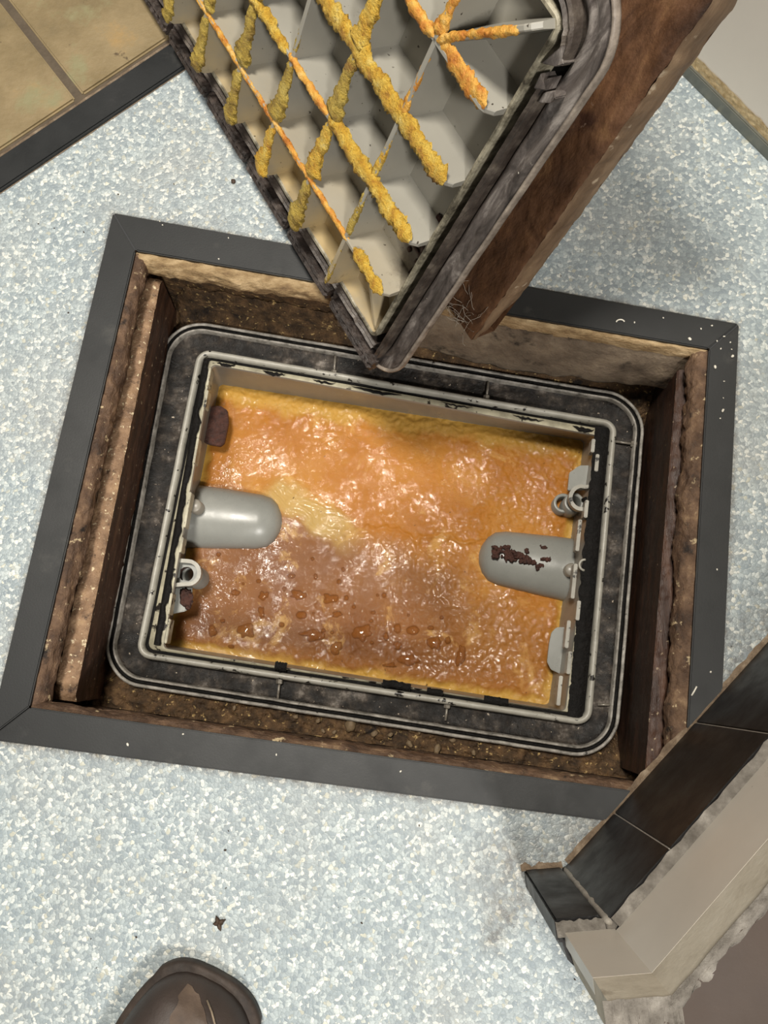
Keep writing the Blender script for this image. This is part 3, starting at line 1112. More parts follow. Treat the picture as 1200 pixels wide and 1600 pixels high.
drops = [(368, 926, 9, 6, 0), (404, 908, 5, 4, 0), (412, 930, 10, 8, 1), (408, 956, 6, 13, 1), (465, 930, 14, 9, 1), (515, 935, 13, 9, 1), (471, 961, 11, 8, 0), (527, 960, 9, 6, 1), (505, 985, 5, 4, 0),
         (332, 985, 7, 10, 1), (383, 988, 18, 12, 1), (348, 970, 5, 4, 0), (440, 976, 6, 5, 0), (455, 900, 8, 5, 0), (493, 901, 4, 6, 0), (530, 909, 5, 6, 0), (536, 890, 4, 5, 0), (488, 873, 4, 4, 0),
         (487, 992, 22, 10, 1), (519, 988, 4, 4, 0), (565, 990, 18, 14, 1), (525, 1012, 10, 12, 1), (583, 957, 5, 4, 0), (580, 970, 4, 4, 0), (603, 995, 6, 8, 0), (621, 982, 8, 9, 0), (645, 985, 12, 9, 0),
         (621, 1009, 8, 9, 0), (581, 1004, 4, 4, 0), (638, 961, 3, 3, 0), (673, 981, 6, 5, 0), (680, 1005, 12, 14, 1), (640, 1030, 18, 9, 1), (700, 1000, 6, 7, 0), (600, 930, 5, 5, 0), (541, 934, 5, 5, 0),
         (553, 948, 4, 4, 0), (444, 920, 4, 5, 0), (341, 866, 5, 5, 0), (380, 912, 3, 3, 0), (720, 1025, 9, 18, 1), (610, 800 + 240, 12, 5, 1), (590, 930, 3, 3, 0), (490, 958, 3, 3, 0), (361, 1010, 6, 4, 0), (690, 965, 4, 4, 0)]
PX = 1 / 1800.0
dr = random.Random(11)
for x, y, rx, ry, irr in drops:
    bm = bmesh.new()
    amp = .75 if irr else .22
    ns = 26
    c = at(x, y, ZG + .0006) - Vector((gc.x, gc.y, ZG))
    ang = dr.uniform(0, 3)
    sd = dr.random() * 100
    loops = []
    for k, (f_, h) in enumerate(((1.03, -.0012), (1.0, .0001), (.92, .0007), (.75, .0014), (.5, .0020), (.25, .0023), (.04, .0024))):
        lp = []
        for s in range(ns):
            t = 2 * math.pi * s / ns
            rr = 1 + amp * nz(math.cos(t) * 1.3 + sd, math.sin(t) * 1.3, sd * .37)
            hh = min(1, (rx + ry) / 14)
            lp.append(c + Vector((math.cos(t) * rx * PX * .82 * rr * f_, math.sin(t) * ry * PX * .82 * rr * f_, h * hh)))
        loops.append(lp)
    bridge(bm, loops)
    me = bpy.data.meshes.new('water_drop')
    bmesh.ops.recalc_face_normals(bm, faces=bm.faces)
    bm.to_mesh(me)
    bm.free()
    me.polygons.foreach_set('use_smooth', [True] * len(me.polygons))
    me.materials.append(M['drop'])
    o = bpy.data.objects.new('water_drop', me)
    COL.objects.link(o)
    o.parent = gr

# ------------------------------------------------------------------ trap lid standing on its long edge
la_ = Vector((-0.500281, 0.86581988, 0.00865201))        # along the long edge
lb_ = Vector((0.35569115, 0.19639174, 0.91373634))       # up the short edge
ln_ = la_.cross(lb_)                                     # from ribs to plate
LT = Vector((-0.033165, 0.233757, 0.047))            # rib-face corner by the tip
sA, sB = .04943, .05168
NA, NB = 7, 5
LA, LB = sA * NA, sB * NB
lm_ = Matrix((la_, lb_, ln_)).transposed().to_4x4()
lm_.translation = LT
lid = thing('trap_lid', 'grey plastic trap lid standing on edge, ribbed underside crusted with yellow grease', 'lid', matrix=lm_)
PN = .028                                                # plate depth behind the rib faces
LQ = [Vector((-.030, LB + .030)), Vector((LA + .030, LB + .030)), Vector((LA + .030, -.030)), Vector((-.030, -.030))]

bm = bmesh.new()
bm.faces.new([bm.verts.new(p) for p in rloop(LQ, .018, .016, PN, 8, 2)])
bm.faces.new([bm.verts.new(p) for p in rloop(LQ, .018, .016, PN + .003, 8, 2)])
part('plate', bm, M['lid'], lid)


def lring(prof, wob=0.0, seed=0):
    return ring(LQ, prof, .034, 10, wob, seed, 30)


part('border_wall', lring([(.0312, PN), (.0308, .0146)], 0, 1), M['lid'], lid, False)
part('border_edge', lring([(.0309, .0150), (.0303, .0138), (.0285, .0136), (.0277, .015), (.0277, PN)], .0005, 1), M['border'], lid, False)
part('seal_groove', lring([(.0279, .027), (.019, .0268)], 0, 2), M['black'], lid)
part('outer_flange', lring([(.0165, .0255), (.0162, .0205), (.0145, .0195), (.0125, .0195), (.0110, .021), (.009, .0198), (.0035, .0195), (.0018, .0205)], .0005, 3), M['seal_grey'], lid, True)
part('flange_lip', lring([(.0022, .021), (.0016, .0188), (.0006, .0184), (-.0003, .019), (-.0006, .0215), (-.0002, .0232), (.004, .0234)], .0003, 4), M['lip'], lid, True)


def lpath(d, segs, n=.0165):
    """Open path along the near (short) side and round the top corner, at inset d."""
    lp = rloop(LQ, d, max(.034 - d, .0006), n, 10, 30)
    return lp


# seal: runs in pieces, broken near the top corner
lp = rloop(LQ, .0205, .0135, .0, 10, 40)
N = len(lp)


def is_near(p):
    return p.x < .004


# the loop goes: corner 0 (near, top) arc -> top edge -> ... -> near side back up to corner 0
near = [p for p in lp if p.x < -.0088 and p.y < LB * .985]
near.sort(key=lambda p: p.y)
topc = [p for p in lp if (p.y > LB * .93 and p.x < .08)]


def seal_piece(pts, name='seal', m='seal_ridge', w=.0024, top=.0135, bot=.0265, seed=0):
    bm = bmesh.new()
    rows = []
    n = len(pts)
    for k, p in enumerate(pts):
        d = (pts[min(k + 1, n - 1)] - pts[max(k - 1, 0)])
        s = Vector((-d.y, d.x, 0)).normalized()
        j = .0008 * nz(k * .9, seed)
        rows.append([Vector((p.x, p.y, 0)) + s * (w * a) + Vector((0, 0, z)) for a, z in
                     ((-1, bot), (-1, top + .003 + j), (-.6, top + j), (-.1, top + .002 + j), (.3, top + .0022), (.7, top + .0008 + j), (1, top + .003), (1, bot))])
    bridge(bm, rows, False)
    bm.faces.new([v for v in bm.verts][:8])
    return part(name, bm, M[m], lid, False)


def lerp_path(a, b, n=60):
    return [Vector(a).lerp(Vector(b), k / n) for k in range(n + 1)]


xs = -.030 + .0197
seal_piece(lerp_path((xs, -.012, 0), (xs, LB * .90, 0), 60), seed=1)
# torn end and the piece that carries on round the corner
cr = .022
cc_ = Vector((xs + cr, LB + .0095 - cr, 0))
arc = [cc_ + Vector((-math.cos(t), math.sin(t), 0)) * cr for t in [math.pi / 2 * k / 14 for k in range(15)]]
st_ = [Vector((xs, LB * .955, 0))]
seal_piece([p for p in st_ if p.y < arc[0].y] + arc + lerp_path((xs + cr + .002, LB + .0095, 0), (LA, LB + .0095, 0), 40), seed=4)
seal_piece(lerp_path((-.004, -.0095, 0), (LA + .006, -.0095, 0), 80), seed=6)
seal_piece(lerp_path((LA + .0095, 0, 0), (LA + .0095, LB, 0), 40), seed=7)
for k, pl in enumerate((((-.0022, .885), (.0026, .900), (.0012, .925), (-.0006, .905), (-.0030, .918)), ((-.0050, .93), (.0006, .945), (.0040, .968), (.0012, .962), (-.0012, .985)),
                        ((.0030, .875), (.0075, .893), (.0088, .912), (.0060, .915), (.0030, .9)))):
    bm = bmesh.new()
    extrude_poly(bm, [Vector((xs - q[0] * 1.2, LB * q[1], .0125 + .0022 * (i % 2))) for i, q in enumerate(pl)], (0, 0, .010), .0005)
    part('torn_seal', bm, M['seal_grey'], lid)

# perished gasket in short lengths along the bottom edge
sg = .0655
for k in range(6):
    a0 = -.012 + k * sg
    bm = bmesh.new()
    pts = lerp_path((a0, 0, 0), (a0 + sg - .005, 0, 0), 26)
    rows = []
    for q, p in enumerate(pts):
        e = min(1, min(q, 26 - q) / 1.5 + .35)
        j = .0007 * nz(q * .7, k * 5)
        rows.append([Vector((p.x, y + j, z)) for y, z in ((-.0195, .021), (-.0195, .0135 + .002 * (1 - e)), (-.0215, .012 + .003 * (1 - e) + j), (-.0235, .0135), (-.0245, .0165), (-.0255, .0135),
                                                     (-.0275, .0122 + .003 * (1 - e) - j), (-.0295, .014), (-.0298, .021))])
    bridge(bm, rows, False)
    n0 = len(rows[0])
    bm.verts.ensure_lookup_table()
    bm.faces.new(bm.verts[:n0])
    bm.faces.new(bm.verts[-n0:])
    part('gasket', bm, M['gasket'], lid, False)


def crust(parent, p0, p1, w, h, seed, m, t0=1.0, t1=1.0):
    """Granular grease caked along a rib front from p0 to p1 (lid space), half width w, thickness h, tapering t0 to t1."""
    p0, p1 = Vector(p0), Vector(p1)
    L = (p1 - p0).length
    d = (p1 - p0).normalized()
    s = Vector((-d.y, d.x, 0))
    n = max(8, int(L / .0013))
    bm = bmesh.new()
    rows = []
    for k in range(n + 1):
        x = L * k / n
        tp = t0 + (t1 - t0) * k / n
        env = min(1, min(k, n - k) / 5 + .3) * tp
        row = []
        for q in range(12):
            t = math.pi * (q / 11 * 1.4 - .2)
            side = 1 + .45 * fbm(x * 95, seed * 3.1 + (2.7 if q < 6 else 0), 0, 2)
            rr = env * side * (1 + .42 * fbm(x * 420, math.cos(t) * w * 420 + seed, math.sin(t) * 2, 3))
            row.append(p0 + d * x + s * (math.cos(t) * w * rr) + Vector((0, 0, .0012 - math.sin(t) * h * rr)))
        rows.append(row)
    bridge(bm, rows, False)
    return part('grease_crust', bm, m, parent, True)


def rib(p0, p1, end0=True, end1=True, tf=.0016, tb=.0032):
    """Tapered rib from p0 to p1 in lid plan, front face at n = 0, foot on the plate."""
    p0, p1 = Vector((*p0, 0)), Vector((*p1, 0))
    d = (p1 - p0).normalized()
    s = Vector((-d.y, d.x, 0))
    L = (p1 - p0).length
    bm = bmesh.new()
    rows = []
    for x, zf in ((0, .006), (.003, .0015), (.006, 0), (L - .006, 0), (L - .003, .0015), (L, .006)):
        c = p0 + d * x
        rows.append([c - s * tb + Vector((0, 0, PN)), c - s * tf + Vector((0, 0, zf + .0006)), c - s * tf * .6 + Vector((0, 0, zf)), c + s * tf * .6 + Vector((0, 0, zf)),
                     c + s * tf + Vector((0, 0, zf + .0006)), c + s * tb + Vector((0, 0, PN))])
    r = bridge(bm, rows, False)
    bm.faces.new(r[0])
    bm.faces.new(r[-1])
    return bm


for i in range(1, NB):
    r = part('rib', rib((0, i * sB), (LA, i * sB)), M['lid'], lid)
    wd, m, hh = {1: (.0022, M['crust_rust'], .0016), 2: (.0050, M['crust'], .0024), 3: (.0062, M['crust'], .0026), 4: (.0042, M['crust_rust'], .002)}[i]
    if i == 1:
        crust(r, (.002, sB + .001, 0), (sA * .8, sB + .001, 0), .005, .003, 21, M['crust'])
        crust(r, (sA * .9, sB, 0), (LA, sB, 0), wd, hh, 31, m)
    elif i == 2:
        crust(r, (.003, 2 * sB + .0015, 0), (sA * 2.05, 2 * sB + .0015, 0), .0058, .0036, 12, m)
        crust(r, (sA * 2.05, 2 * sB, 0), (sA * 3.1, 2 * sB, 0), .003, .0022, 17, M['crust_rust'])
        crust(r, (sA * 3.1, 2 * sB, 0), (LA, 2 * sB, 0), .004, .003, 18, m)
    elif i == 4:
        crust(r, (.003, 4 * sB + .002, 0), (sA * .95, 4 * sB + .002, 0), .0052, .0016, 42, M['crust_rust'])
        crust(r, (sA * 1.0, 4 * sB, 0), (LA, 4 * sB, 0), .0032, .0024, 44, m)
    else:
        crust(r, (.002, i * sB + .0015, 0), (LA, i * sB + .0015, 0), wd, hh, 50 + i, m)
for j in range(1, NA):
    r = part('rib', rib((j * sA, 0), (j * sA, LB)), M['lid'], lid)
    for i in range(NB):
        heavy = (j >= 3) or (i <= 1 and j == 2)
        w = .0062 if j >= 3 else (.0056 if (j == 2) else .0026)
        if j == 2 and i == 3:
            w = .006
        if j == 1:
            w = (.0020, .0026, .0022, .0022, .0030)[i]
        if j == 3 and i == 2:
            w = .0018
        m = M['crust_olive'] if (j + i) % 3 or j >= 4 else M['crust']
        if j == 2 and i >= 3:
            m = M['crust']
        if j == 1 and i in (3, 4):
            m = M['crust_rust']
        crust(r, (j * sA, i * sB + .0015, 0), (j * sA, (i + 1) * sB - .001, 0), w, min(.0026, w * .6), 70 + j * 9 + i, m, 1.25, .55)
for p0, p1 in (((sA, 4 * sB), (.001, LB - .001)), ((sA, sB), (.001, .001)), ((LA - sA, 4 * sB), (LA - .001, LB - .001)), ((LA - sA, sB), (LA - .001, .001))):
    bm = rib(p0, p1)
    if p1[1] < .01:                                      # the lower corner webs are shallow
        for v in bm.verts:
            v.co.z = PN - (PN - v.co.z) * .45
    r = part('corner_rib', bm, M['lid'], lid)
    if p1[1] > .01:
        crust(r, (*p0, 0), (p1[0] * .9 + p0[0] * .1, p1[1] * .9 + p0[1] * .1, 0), .0022, .0022, p0[0] * 900, M['crust_rust'])
# dark scum in the second cell and specks along the border
bm = bmesh.new()
sc_ = random.Random(5)
for k in range(30):
    blob(bm, (sc_.gauss(.006, .006), sB * 1.55 + sc_.gauss(0, .012), PN - .0006), sc_.uniform(.001, .005), sc_.uniform(.001, .005), .0008, k, .6, 2, 1)
part('scum', bm, M['rust'], lid, True)

# ------------------------------------------------------------------ hatch cover board leaning behind the lid
bq = at(733, 536, .012)
# its near upright edge, measured low and high
dvec = RW @ Vector((1012 - 600, 140 - 800, FOC))
tgt = bq + lb_ * .25
k_ = (tgt - Vector((0, 0, CAM_H))).dot(dvec) / dvec.dot(dvec)
hi_pt = Vector((0, 0, CAM_H)) + dvec * k_
ub = (hi_pt - bq).normalized()
ua = (la_ - ub * la_.dot(ub)).normalized()
un = ua.cross(ub)
bmx = Matrix((ua, ub, un)).transposed().to_4x4()
bmx.translation = bq
board = thing('hatch_board', 'stained brown timber hatch cover leaning behind the ribbed lid', 'board', matrix=bmx)
BT, BL_, BH = .0225, .46, .40


def bdist(x, y, s):
    return .0012 * fbm(x * 40, y * 22, s) + .0006 * fbm(x * 150, y * 90, s + 2)


bm = bmesh.new()
low = lambda x: .004 + .006 * fbm(x * 60, 2.2) + max(0, (.012 - x) * .2)


def f(u, v):
    x = BL_ * u ** 1.6
    y = low(x) + (BH - low(x)) * v
    e = .0016 * math.exp(-x / .0015)
    return Vector((x + (.0012 * fbm(y * 70, 1) if u == 0 else 0), y, bdist(x, y, 1) + e))


grid(bm, f, 90, 150)
quad(bm, (0, .004, BT), (BL_, .004, BT), (BL_, BH, BT), (0, BH, BT))
quad(bm, (0, BH, 0), (BL_, BH, 0), (BL_, BH, BT), (0, BH, BT))
quad(bm, (BL_, .004, 0), (BL_, BH, 0), (BL_, BH, BT), (BL_, .004, BT))
quad(bm, (0, .004, 0), (BL_, .004, 0), (BL_, .004, BT), (0, .004, BT))
part('panel', bm, M['board'], board, True)
bm = bmesh.new()


def f(u, v):
    y = low(0) + (BH - low(0)) * u
    t = (BT + .0004) * v * min(1, .25 + u * 7)
    return Vector((.0012 * fbm(y * 70, 1) - .0018 * math.sin(v * math.pi) + .0006 * fbm(y * 160, v * 4, 6), y + (0 if u else .003 * v), t + (.0016 if v == 0 else 0)))


grid(bm, f, 170, 8)
part('sawn_edge', bm, M['board_end'], board, True)
bm = bmesh.new()
hr_ = random.Random(9)
for k in range(26):
    p = Vector((hr_.uniform(.004, .03), hr_.uniform(.0, .04), -.0005))
    pts = [p]
    d = Vector((hr_.uniform(-1, 1), hr_.uniform(-.6, 1.2), -.25)).normalized()
    for q in range(5):
        d = (d + Vector((hr_.gauss(0, .35), hr_.gauss(0, .35), hr_.gauss(0, .12)))).normalized()
        pts.append(pts[-1] + d * hr_.uniform(.002, .005))
    tube(bm, pts, .00014, 4)
h = part('fibres', bm, M['hair'], board, True)
h['kind'] = 'stuff'

# ------------------------------------------------------------------ tiled low wall at the lower right
Cf = WB[0]
far = WB[0] + WD * .62
SH = .128                                                # skirting height
in_ = -WN * .006                                         # tiles sit back from the skirting face
sd = (C2 - C1).normalized()                              # along the short return, away from the corner
sn = Vector((sd.y, -sd.x, 0))
if sn.y < 0:
    sn = -sn
WT = .232                                                # wall height
def corner(o1, o2):
    """Plan point where the long face set back by o1 meets the short face set back by o2."""
    p, r = C1 - WN * o1 + WN * (WB[0] - C1).dot(WN), C1 - sn * o2
    den = WD.x * sd.y - WD.y * sd.x
    t_ = ((r.x - p.x) * sd.y - (r.y - p.y) * sd.x) / den
    return p + WD * t_


core = [C1 - sn * .012 - WN * .012, far - WN * .010, far + Vector((.25, -.35, 0)), Vector((.62, -.62, 0)), C2 + Vector((.20, -.22, 0)), C2 - sn * .012 - sd * .018]
bm = bmesh.new()
prism(bm, [p[:2] for p in core], -.002, WT - .004)
tw_ = struct('wall_near', bm, M['filler'])
bm = bmesh.new()
c3 = C2 - sn * .0085 - sd * .007
top_poly = [corner(.0085, .0085), far - WN * .0085, far + Vector((.25, -.35, 0)), Vector((.62, -.62, 0)), c3 + Vector((.21, -.21, 0)), c3]
prism(bm, [p[:2] for p in top_poly], WT - .02, WT + .0005, .002)
part('wall_top', bm, M['browntop'], tw_)


def slab(name, a, b, nrm, z0, z1, th, m, bev=.0012):
    """Upright tile between plan points a and b, front face on the line, th thick behind it."""
    bm = bmesh.new()
    pts = [a, b, b - nrm * th, a - nrm * th]
    lo = [Vector((p.x, p.y, z0)) for p in pts]
    extrude_poly(bm, lo, (0, 0, z1 - z0), bev)
    return part(name, bm, m, tw_)


# skirting tiles on the long face
jl = []
for px, py in ((965, 1276), (1058, 1103)):
    jl.append((at(px, py) - WB[0]).dot(WD))
step = jl[1] - jl[0]
cuts = [-.006, jl[0]] + [jl[0] + step * k for k in range(1, 6)]
for s0, s1 in zip(cuts, cuts[1:]):
    slab('skirting_tile', WB[0] + WD * (s0 + .0004), WB[0] + WD * (s1 - .0004), WN, .001, SH + .002 * nz(s0 * 90, 1), .010, M['skirt'], .0005)
slab('skirting_tile', C1 + sd * .001, C2 - sd * .0, sn, .001, .124, .012, M['skirt'])
slab('mortar', WB[0] - WN * .0008, WB[0] + WD * .6 - WN * .0008, WN, .002, SH - .002, .004, M['joint'])
# mortar worked in along the foot and the top of the skirting
bm = bmesh.new()
grid(bm, lambda u, v: WB[0] + WD * (.6 * u - .004) + WN * (-.0075 + .007 * v * (1 + .25 * nz(u * 60, 2))) + Vector((0, 0, SH + .0048 - .0028 * v + .0006 * nz(u * 160, v * 3))), 120, 4)
part('mortar', bm, M['filler'], tw_, True)
bm = bmesh.new()
grid(bm, lambda u, v: C1.lerp(C2, u) + sn * (-.008 + .007 * v * (1 + .25 * nz(u * 9, 2))) + Vector((0, 0, .1292 - .0040 * v + .0006 * nz(u * 20, v * 3))), 24, 4)
part('mortar', bm, M['filler'], tw_, True)
bm = bmesh.new()
tube(bm, [C1 + Vector((.001, .0000, .13 * k / 22)) + (WN + sn) * -.0012 for k in range(23)], lambda k, n: .0020 + .0009 * nz(k * .7, 9), 8)
part('mortar', bm, M['joint'], tw_, True)
bm = bmesh.new()
grid(bm, lambda u, v: WB[0] + WD * (.6 * u - .002) + WN * (-.0005 + v * (.0035 + .003 * fbm(u * 26, 3))) + Vector((0, 0, .0034 * (1 - v) ** 1.5 + .0004)), 160, 3)
part('mortar', bm, M['grime'], tw_, True)
bm = bmesh.new()
grid(bm, lambda u, v: C1.lerp(C2 + sd * .002, u) + sn * (-.0005 + v * (.0035 + .0025 * fbm(u * 5, 8))) + Vector((0, 0, .0034 * (1 - v) ** 1.5 + .0004)), 30, 3)
part('mortar', bm, M['grime'], tw_, True)

# cream tiles above, then a band of scuffed plaster
for s0, s1 in ((None, .2), (.202, .41), (.412, .6)):
    for nm, o_, z0, z1, m in (('wall_tile', .006, SH + .003, .198, 'wtile'), ('plaster_band', .006, .1985, WT, 'plaster')):
        p0 = corner(o_, .006) if s0 is None else WB[0] + WD * s0 - WN * o_
        slab(nm, p0, WB[0] + WD * s1 - WN * o_, WN, z0, z1, .010, M[m], 0)
bm = bmesh.new()
blob(bm, corner(.004, .004) + Vector((0, 0, .126)), .004, .004, .003, 3, .3, 2, 2)
part('mortar', bm, M['filler'], tw_, True)
slab('wall_tile', corner(.006, .006), C2 - sn * .006 - sd * .004, sn, .127, .198, .007, M['wtile'], 0)
slab('plaster_band', corner(.006, .006), C2 - sn * .006 - sd * .004, sn, .1985, WT - .003, .014, M['plaster'], 0)
d3 = Vector((.70, -.71, 0)).normalized()
n3 = Vector((-.71, -.70, 0)).normalized()
E1 = C2 - sn * .006 - sd * .004                          # end of the cream tiles, set back from the skirting
E2 = C2 - sn * .006 - sd * .004


def end_face(name, a, z0, z1, m):
    bm = bmesh.new()
    prism(bm, [p[:2] for p in (a, a + d3 * .25, a + d3 * .25 - n3 * .03, a - sn * .02 - sd * .004)], z0, z1)
    return part(name, bm, m, tw_)


end_face('plaster_band', E2, .1985, WT - .003, M['filler'])
end_face('wall_tile', E1, .1245, .1978, M['plaster'])
end_face('skirting_tile', C2 - sd * .0006 - sn * .0006, .001, .1236, M['skirt'])
for p0, p1, nn_, k0 in ((corner(.004, .006), WB[0] + WD * .6 - WN * .004, WN, 50), (corner(.006, .004), E2 + sd * .003 + sn * .002, sn, 7)):
    bm = bmesh.new()
    grid(bm, lambda u, v: p0.lerp(p1, u) - nn_ * ((.006 if k0 > 9 else .02) * v + .0025 * fbm(u * k0, v * 2) * v) + Vector((0, 0, WT + .0015 * math.sin(v * 3) + .003 * fbm(u * k0, v * 2, 4) * (.3 + v))), 160, 8)
    part('broken_top', bm, M['filler'], tw_, True)

# ------------------------------------------------------------------ cream panelled wall at the upper right
pa, pb = at(1070, 122), at(1200, 252)
pd = (pb - pa).normalized()
pn = Vector((-pd.y, pd.x, 0))
if pn.dot(-pa) < 0:
    pn = -pn
A0, A1 = pa - pd * .55, pa + pd * .7
bm = bmesh.new()
lo = [A0 - pn * .003, A1 - pn * .003, A1 - pn * .05, A0 - pn * .05]
prism(bm, [p[:2] for p in lo], .021, .88)
pw = struct('wall_right', bm, M['cream'])
bm = bmesh.new()
prism(bm, [p[:2] for p in (A0 + pn * .10, A1 + pn * .10, A1 - pn * .3, A0 - pn * .3)], .88, .915, .002)
part('added_shade_slab', bm, M['browntop'], pw)  # unseen overhanging slab, added to cast shade on the floor by the panel
bm = bmesh.new()
prism(bm, [p[:2] for p in (A0 - pn * .0028, A1 - pn * .0028, A1 - pn * .02, A0 - pn * .02)], .012, .0212, .0004)
grid(bm, lambda u, v: A0.lerp(A1, u) - pn * (.0026 - .0004 * fbm(u * 200, v * 3)) + Vector((0, 0, .0115 + .011 * v + (.002 * fbm(u * 160, 3) if v == 1 else 0))), 300, 4)
part('raw_edge', bm, M['raw'], pw)
bm = bmesh.new()
prism(bm, [p[:2] for p in (A0, A1, A1 - pn * .02, A0 - pn * .02)], .0005, .0118, .0008)
part('base_strip', bm, M['metal_strip'], pw)

# ------------------------------------------------------------------ shoe of the photographer
tip = at(330, 1531, .012)
sdir = Vector((.42, .91, 0)).normalized()
sx_ = Vector((sdir.y, -sdir.x, 0))
smx = Matrix((sx_, sdir, Vector((0, 0, 1)))).transposed().to_4x4()
smx.translation = Vector((tip.x, tip.y, 0)) - sdir * .285
shoe = thing('shoe', 'scuffed brown leather shoe toe on the speckled floor', 'shoe', matrix=smx)
# outline of half widths along the length (0 heel, .285 toe)
prof = [(0, .012, .012), (.012, .027, .027), (.04, .033, .033), (.09, .033, .031), (.14, .037, .034), (.19, .046, .040), (.225, .049, .041), (.25, .046, .038), (.268, .038, .032), (.279, .026, .023), (.2835, .014, .013), (.285, .002, .002)]


def smooth(pf, sub=4):
    out = []
    for i in range(len(pf) - 1):
        q = [Vector(pf[max(0, min(len(pf) - 1, i + k))]) for k in (-1, 0, 1, 2)]
        for s_ in range(sub):
            t = s_ / sub
            out.append(tuple(.5 * (2 * q[1] + (q[2] - q[0]) * t + (2 * q[0] - 5 * q[1] + 4 * q[2] - q[3]) * t * t + (3 * q[1] - q[0] - 3 * q[2] + q[3]) * t ** 3)))
    return out + [pf[-1]]


prof = smooth(prof)


def outline(off, z):
    r = [(x + 0, y) for y, x, l in prof]
    pts = [Vector((x + off * (1 if x > .005 else .3), y + (off if y > .27 else (-off if y < .01 else 0)), z)) for y, x, l in prof]
    pts += [Vector((-l - off * (1 if l > .005 else .3), y + (off if y > .27 else (-off if y < .01 else 0)), z)) for y, x, l in prof[::-1]]
    return pts


bm = bmesh.new()
rs = bridge(bm, [outline(.003, .0), outline(.0045, .002), outline(.0045, .009), outline(.003, .011), outline(-.002, .011)])
bm.faces.new(rs[0])
bm.faces.new(rs[-1])
part('sole', bm, M['sole'], shoe, True)
NS = 22
bm = bmesh.new()


def sec(y):
    for (y0, x0, l0), (y1, x1, l1) in zip(prof, prof[1:]):
        if y0 <= y <= y1:
            t = (y - y0) / (y1 - y0)
            return x0 + (x1 - x0) * t, l0 + (l1 - l0) * t
    return prof[-1][1:]


def hgt(y):
    pts = [(0, .07), (.03, .085), (.08, .085), (.12, .078), (.17, .062), (.21, .050), (.245, .044), (.27, .036), (.28, .026), (.285, .014)]
    for (a, b), (c, d) in zip(pts, pts[1:]):
        if a <= y <= c:
            t = (y - a) / (c - a)
            t = t * t * (3 - 2 * t) * .5 + t * .5
            return b + (d - b) * t
    return .014


ys = [.001 + .2835 * (1 - (1 - k / 40) ** 1.35) for k in range(41)]
rows = []
for y in ys:
    xr, xl = sec(y)
    hh = hgt(y)
    row = []
    for k in range(NS + 1):
        t = math.pi * k / NS
        cx, sz = math.cos(t), math.sin(t)
        xx = (xr if cx > 0 else xl) * math.copysign(abs(cx) ** .75, cx)
        zz = .010 + (hh - .010) * sz ** .72
        row.append(Vector((xx, y, zz)))
    rows.append(row)
r_ = bridge(bm, rows, False)
for v in (r_[0], r_[-1]):
    bm.faces.new(v)
part('upper', bm, M['leather'], shoe, True)
# ankle cuff, worn toe patch with its seam


def upper_pt(x, y, lift=.0006):
    xr, xl = sec(y)
    w_ = xr if x > 0 else xl
    cx = min(.999, abs(x) / max(w_, 1e-4)) ** (1 / .75)
    return Vector((x, y, .010 + (hgt(y) - .010) * math.sqrt(1 - cx * cx) ** .72 + lift))


bm = bmesh.new()
grid(bm, lambda u, v: upper_pt(-.012 + .05 * v * (.72 + .28 * math.sin(u * 3)) - .004 * nz(u * 4, v * 4), .247 + .034 * u - .03 * v * v * u + .004 * nz(u * 5, v * 5, 3), .0007), 16, 16)
part('toe_patch', bm, M['suede'], shoe, True, 'scuffed lighter toe patch')
bm = bmesh.new()
tube(bm, [upper_pt(x, y, .0009) for x, y in ((.004, .279), (.010, .2755), (.016, .271), (.022, .269), (.0265, .266), (.031, .259), (.0345, .250), (.0375, .238), (.0395, .222), (.0395, .205), (.036, .18))], .0007, 6)
part('seam', bm, M['thread'], shoe, True)
bm = bmesh.new()
bridge(bm, [[Vector((.034 * k * math.cos(t), .065 + .055 * k * math.sin(t), z)) for t in [2 * math.pi * q / 24 for q in range(24)]] for k, z in ((.9, .07), (1, .084), (1.06, .1), (1.02, .108), (.9, .109), (.86, .1), (.84, .08))])
part('ankle_collar', bm, M['suede'], shoe, True)

# ------------------------------------------------------------------ crumbs and bits lying about
def crumb(name, px, py, z, r, m, label, group=None, sub=1, sy=1.0):
    bm = bmesh.new()
    blob(bm, (0, 0, r * .45), r, r * sy, r * .6, px * .7, .5, 2, sub, px)
    o = new_obj(name, bm, m, None, True)
    o.location = at(px, py, z)
    tag(o, label, 'crumb', group)
    return o


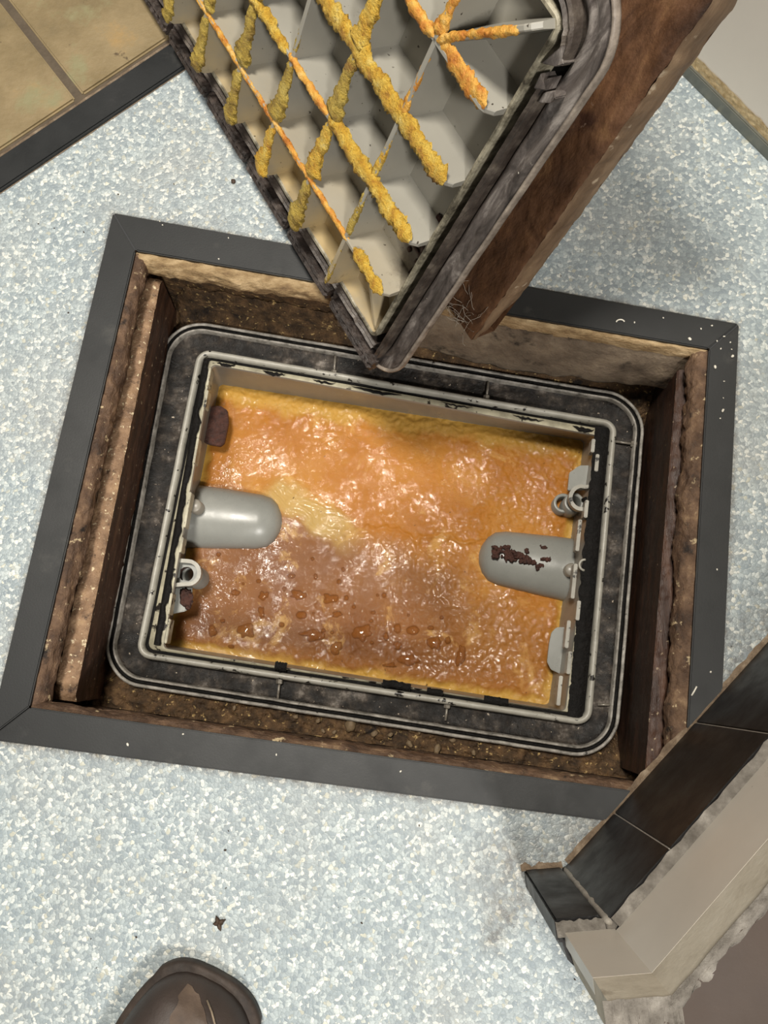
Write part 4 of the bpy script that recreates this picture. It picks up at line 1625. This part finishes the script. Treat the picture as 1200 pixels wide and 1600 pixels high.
ZT = .0028
for px, py, r in ((991, 504, .0009), (1077, 530, .0018), (1117, 574, .0016), (1131, 526, .001), (1144, 557, .0016), (1036, 497, .0009), (1126, 545, .0008), (1120, 533, .0008), (1141, 535, .0008), (1095, 514, .0009),
                  (1129, 642, .0016), (1131, 596, .0008), (1125, 654, .0008), (1110, 1050, .001), (1120, 890, .0009), (1143, 546, .0007), (1112, 509, .001), (1130, 622, .0006)):
    crumb('crumb', px, py, ZT, r, M['white'], 'tiny white crumb scattered on the right corner of the black edging', 'white crumbs on the right edging', 1, .7)
for px, py, r in ((200, 1163, .0015), (432, 1179, .001), (357, 372, .0008), (342, 405, .0009), (254, 352, .0008), (626, 1205, .001), (286, 1147, .0009), (250, 346, .0007)):
    crumb('crumb', px, py, ZT, r, M['white'], 'tiny pale crumb lying on the black edging away from the right corner', 'pale crumbs on the edging', 1, .7)
bm = bmesh.new()
tube(bm, [Vector((.0032 * math.cos(t), .0026 * math.sin(t), .0008)) for t in [.3 + 2.6 * k / 10 for k in range(11)]], .00055, 6)
o = new_obj('paring', bm, M['white'], None, True)
o.location = at(969, 505, ZT)
tag(o, 'white curved paring lying on the black edging at the upper right', 'scrap')
bm = bmesh.new()
tube(bm, [Vector((-.002, -.003, .0008)), Vector((0, 0, .0009)), Vector((.002, .0032, .0008))], .0006, 6)
o = new_obj('paring', bm, M['white'], None, True)
o.location = at(1084, 1080, ZT)
tag(o, 'short straight white sliver on the right black edging near the tiled wall', 'scrap')
o = crumb('crumb', 365, 284, 0, .002, M['dark_bit'], 'small round black pellet on the pale floor left of the lid', None, 2)
bm = bmesh.new()
for a, l in ((.4, .005), (2.0, .0045), (3.4, .004), (5.0, .0055)):
    tube(bm, [Vector((0, 0, .0012)), Vector((math.cos(a) * l * .6, math.sin(a) * l * .6, .0016)), Vector((math.cos(a) * l, math.sin(a) * l, .0006))], lambda k, n: (.0018, .0013, .0003)[k], 6)
blob(bm, (0, 0, .0012), .003, .0022, .0012, 3, .6, 2, 2)
o = new_obj('crumb', bm, M['dark_bit'], None, True)
o.location = at(342, 1441)
tag(o, 'dark brown ragged scrap on the floor above the shoe', 'crumb')
for px, py, r in ((352, 1328, .0011), (357, 1298, .0007), (213, 1464, .0009), (142, 1467, .0006), (565, 1442, .0009), (131, 363, .0009), (107, 489, .0009), (185, 304, .0009), (272, 288, .0008), (898, 1530, .0008), (655, 1290, .0008), (540, 1215, .0009), (30, 345, .0007), (60, 350, .0007), (85, 357, .0007)):
    crumb('crumb', px, py, 0, r, M['dark_bit'], 'tiny dark speck of dirt scattered on the pale speckled floor', 'dark specks on the vinyl', 1, .6)
for o in list(bpy.data.objects):
    for k in ('_base', '_local', '_part'):
        if k in o.keys():
            del o[k]
